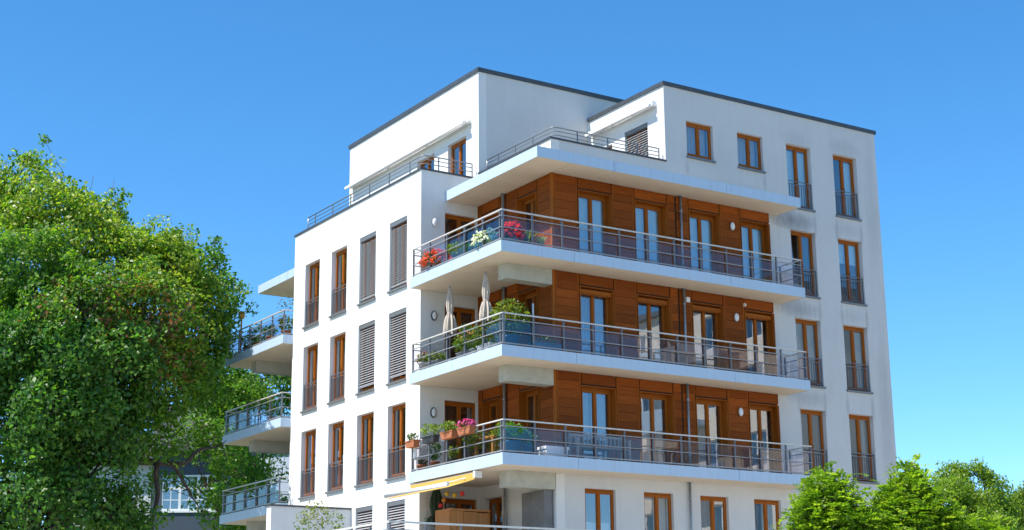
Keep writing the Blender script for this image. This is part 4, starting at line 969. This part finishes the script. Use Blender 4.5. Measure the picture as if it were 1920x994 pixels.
# ------------------------------------------------------------------ neighbours
def house(name, label, px0, px1, D, ztop, mat, depth=9, wins=(), roof=None):
    """a house squarely facing the camera side; windows given as (x, z, w, h, casements) in metres from its left corner"""
    a = Vector(at(px0, 900, D)); b = Vector(at(px1, 900, D)); w = (b.xy-a.xy).length
    rz = math.atan2(b.y-a.y, b.x-a.x)
    o = empty(name, (a.x, a.y, GZ), label, 'house', None, rz); H = ztop-GZ
    holes = [(x, x+ww, z-GZ, z-GZ+hh) for x, z, ww, hh, n in wins]
    link('wall', holed('y', 0, .3, 0, w, 0, H, holes).mesh('wall', mat), o)
    link('side_wall', MB().box(0, .3, .31, depth, 0, H).mesh('side_wall', mat), o); link('side_wall', MB().box(w-.3, w, .31, depth, 0, H).mesh('side_wall', mat), o)
    link('inner_wall', MB().box(.31, w-.31, 2.2, 2.4, 0, H).mesh('inner_wall', 'interior'), o)
    if roof:
        k = roof; mb = MB(); mb.v = [(-.4, -.5, H), (w+.4, -.5, H), (w+.4, depth/2, H+k), (-.4, depth/2, H+k), (w+.4, depth+.5, H), (-.4, depth+.5, H)]
        mb.f = [(0, 1, 2, 3), (3, 2, 4, 5), (0, 5, 4, 1), (0, 3, 5), (1, 4, 2)]; link('roof', mb.mesh('roof', 'roof_tile'), o)
    else: link('roof', MB().box(-.1, w+.1, -.1, depth, H, H+.25).mesh('roof', 'grey_metal'), o)
    for x, z, ww, hh, n in wins:
        mb = MB(); c = ww/n; f = .09; zz = z-GZ
        mb.box(x-.06, x+ww+.06, -.06, 0.1, zz-.1, zz)
        for i in range(n+1): mb.box(x+i*c-f*.7 if 0 < i else x, x+i*c+f*.7 if i < n else x+ww, .02, .1, zz, zz+hh)
        mb.box(x, x+ww, .025, .095, zz+hh-f, zz+hh); mb.box(x, x+ww, .025, .095, zz, zz+f); mb.box(x, x+ww, .03, .09, zz+hh*.62-.05, zz+hh*.62+.05)
        for i in range(n): mb.box(x+(i+.5)*c-.02, x+(i+.5)*c+.02, .035, .08, zz+f, zz+hh-f); 
        mb.box(x+f, x+ww-f, .036, .079, zz+hh*.3-.02, zz+hh*.3+.02)
        wn = link('window', mb.mesh('window', 'white_plastic'), o)
        for i in range(n): link('pane', MB().box(x+i*c+.05, x+(i+1)*c-.05, .05, .058, zz+.05, zz+hh-.05).mesh('pane', 'window_glass'), wn)
    return o
house('neighbour_house', 'dark slate-blue house with white triple window seen through the tree', 286, 418, 80, 5.1, 'house_slate', 9, [(.5, 2.15, 2.75, 1.8, 3), (.5, -1.6, 2.75, 1.8, 3)], 3.2)
house('neighbour_house', 'white house beside the slate-blue one behind the big tree', 130, 284, 81, 4.6, 'house_white', 9, [(.4, 2.0, 1.0, 1.6, 2), (2.4, 2.0, 1.0, 1.6, 2)], 2.0)
house('neighbour_house', 'pale flat-roofed house beyond the far side balconies', 424, 720, 100, 7.75, 'house_white', 10, [(5.5, 4.5, 1.2, 1.6, 2)], None)
# the block across the street that the lower windows mirror
o = empty('opposite_house', (27.0, -16, GZ), 'cream apartment block across the street mirrored in the lower windows', 'building')
oh = [(-y-1.4, -y, z, z+1.7) for y in [.9+3.0*i for i in range(4)] for z in (1.2, 4.4, 7.6, 10.8, 14.0, 17.0)]
oh = [(a, b, c, d) for a, b, c, d in oh]
link('wall', holed('x', 0, .35, -13, 0, 0, 19.4, oh).mesh('wall', 'cream_wall'), o)
link('inner_wall', MB().box(.9, 1.1, -12.5, -.5, 0, 19).mesh('inner_wall', 'interior'), o)
link('side_wall', MB().box(.36, 11, -.3, 0, 0, 19.4).mesh('side_wall', 'cream_wall'), o)
link('roof', MB().box(-.3, 11.2, -13.2, .2, 19.4, 19.7).mesh('roof', 'grey_metal'), o)
fr = MB(); w_, h_ = 1.4, 1.7
fr.box(.1, .18, 0, .08, 0, h_).box(.1, .18, w_-.08, w_, 0, h_).box(.1, .18, .08, w_-.08, 0, .08).box(.1, .18, .08, w_-.08, h_-.08, h_).box(.1, .18, w_/2-.05, w_/2+.05, .08, h_-.08)
fm = fr.mesh('window', 'white_plastic'); pm = MB().box(.13, .14, .07, w_-.07, .07, h_-.07).mesh('pane', 'window_glass')
for a_, b_, c_, d_ in oh:
    wn = link('window', fm, o, (0, a_, c_)); link('pane', pm, wn)
for z in (3.6, 6.8, 10.0, 13.2, 16.2):
    link('balcony', MB().box(-1.2, -.01, -10, -5, z, z+.25).box(-1.2, -1.12, -10, -5, z+.25, z+1.1).mesh('balcony', 'fascia'), o)

# ------------------------------------------------------------------ ground
def struct(name, mb, mat):
    o = link(name, mb.mesh(name, mat)); o['kind'] = 'structure'; o['label'] = name.replace('_', ' ')+' around the block'; return o
struct('ground', MB().quad((-900, -900, GZ-.16), (900, -900, GZ-.16), (900, 900, GZ-.16), (-900, 900, GZ-.16)), 'lawn')
struct('pavement', MB().box(-30, 40, -14, 26, GZ-.3, GZ), 'paving')
struct('road', MB().quad((-300, -26, GZ-.13), (300, -26, GZ-.13), (300, -17, GZ-.13), (-300, -17, GZ-.13)), 'asphalt')
struct('kerb', MB().box(-300, 300, -17.3, -17, GZ-.3, GZ-.01), 'kerb_stone')
struct('bounce_paving', MB().box(-60, 26, -90, -26.01, GZ-.3, GZ-.02), 'paving')  # unseen pale paving, added to bounce sunlight into the shaded facade and soffits
struct('footpath', MB().box(-300, 300, -16.99, -14.01, GZ-.3, GZ-.02), 'paving')
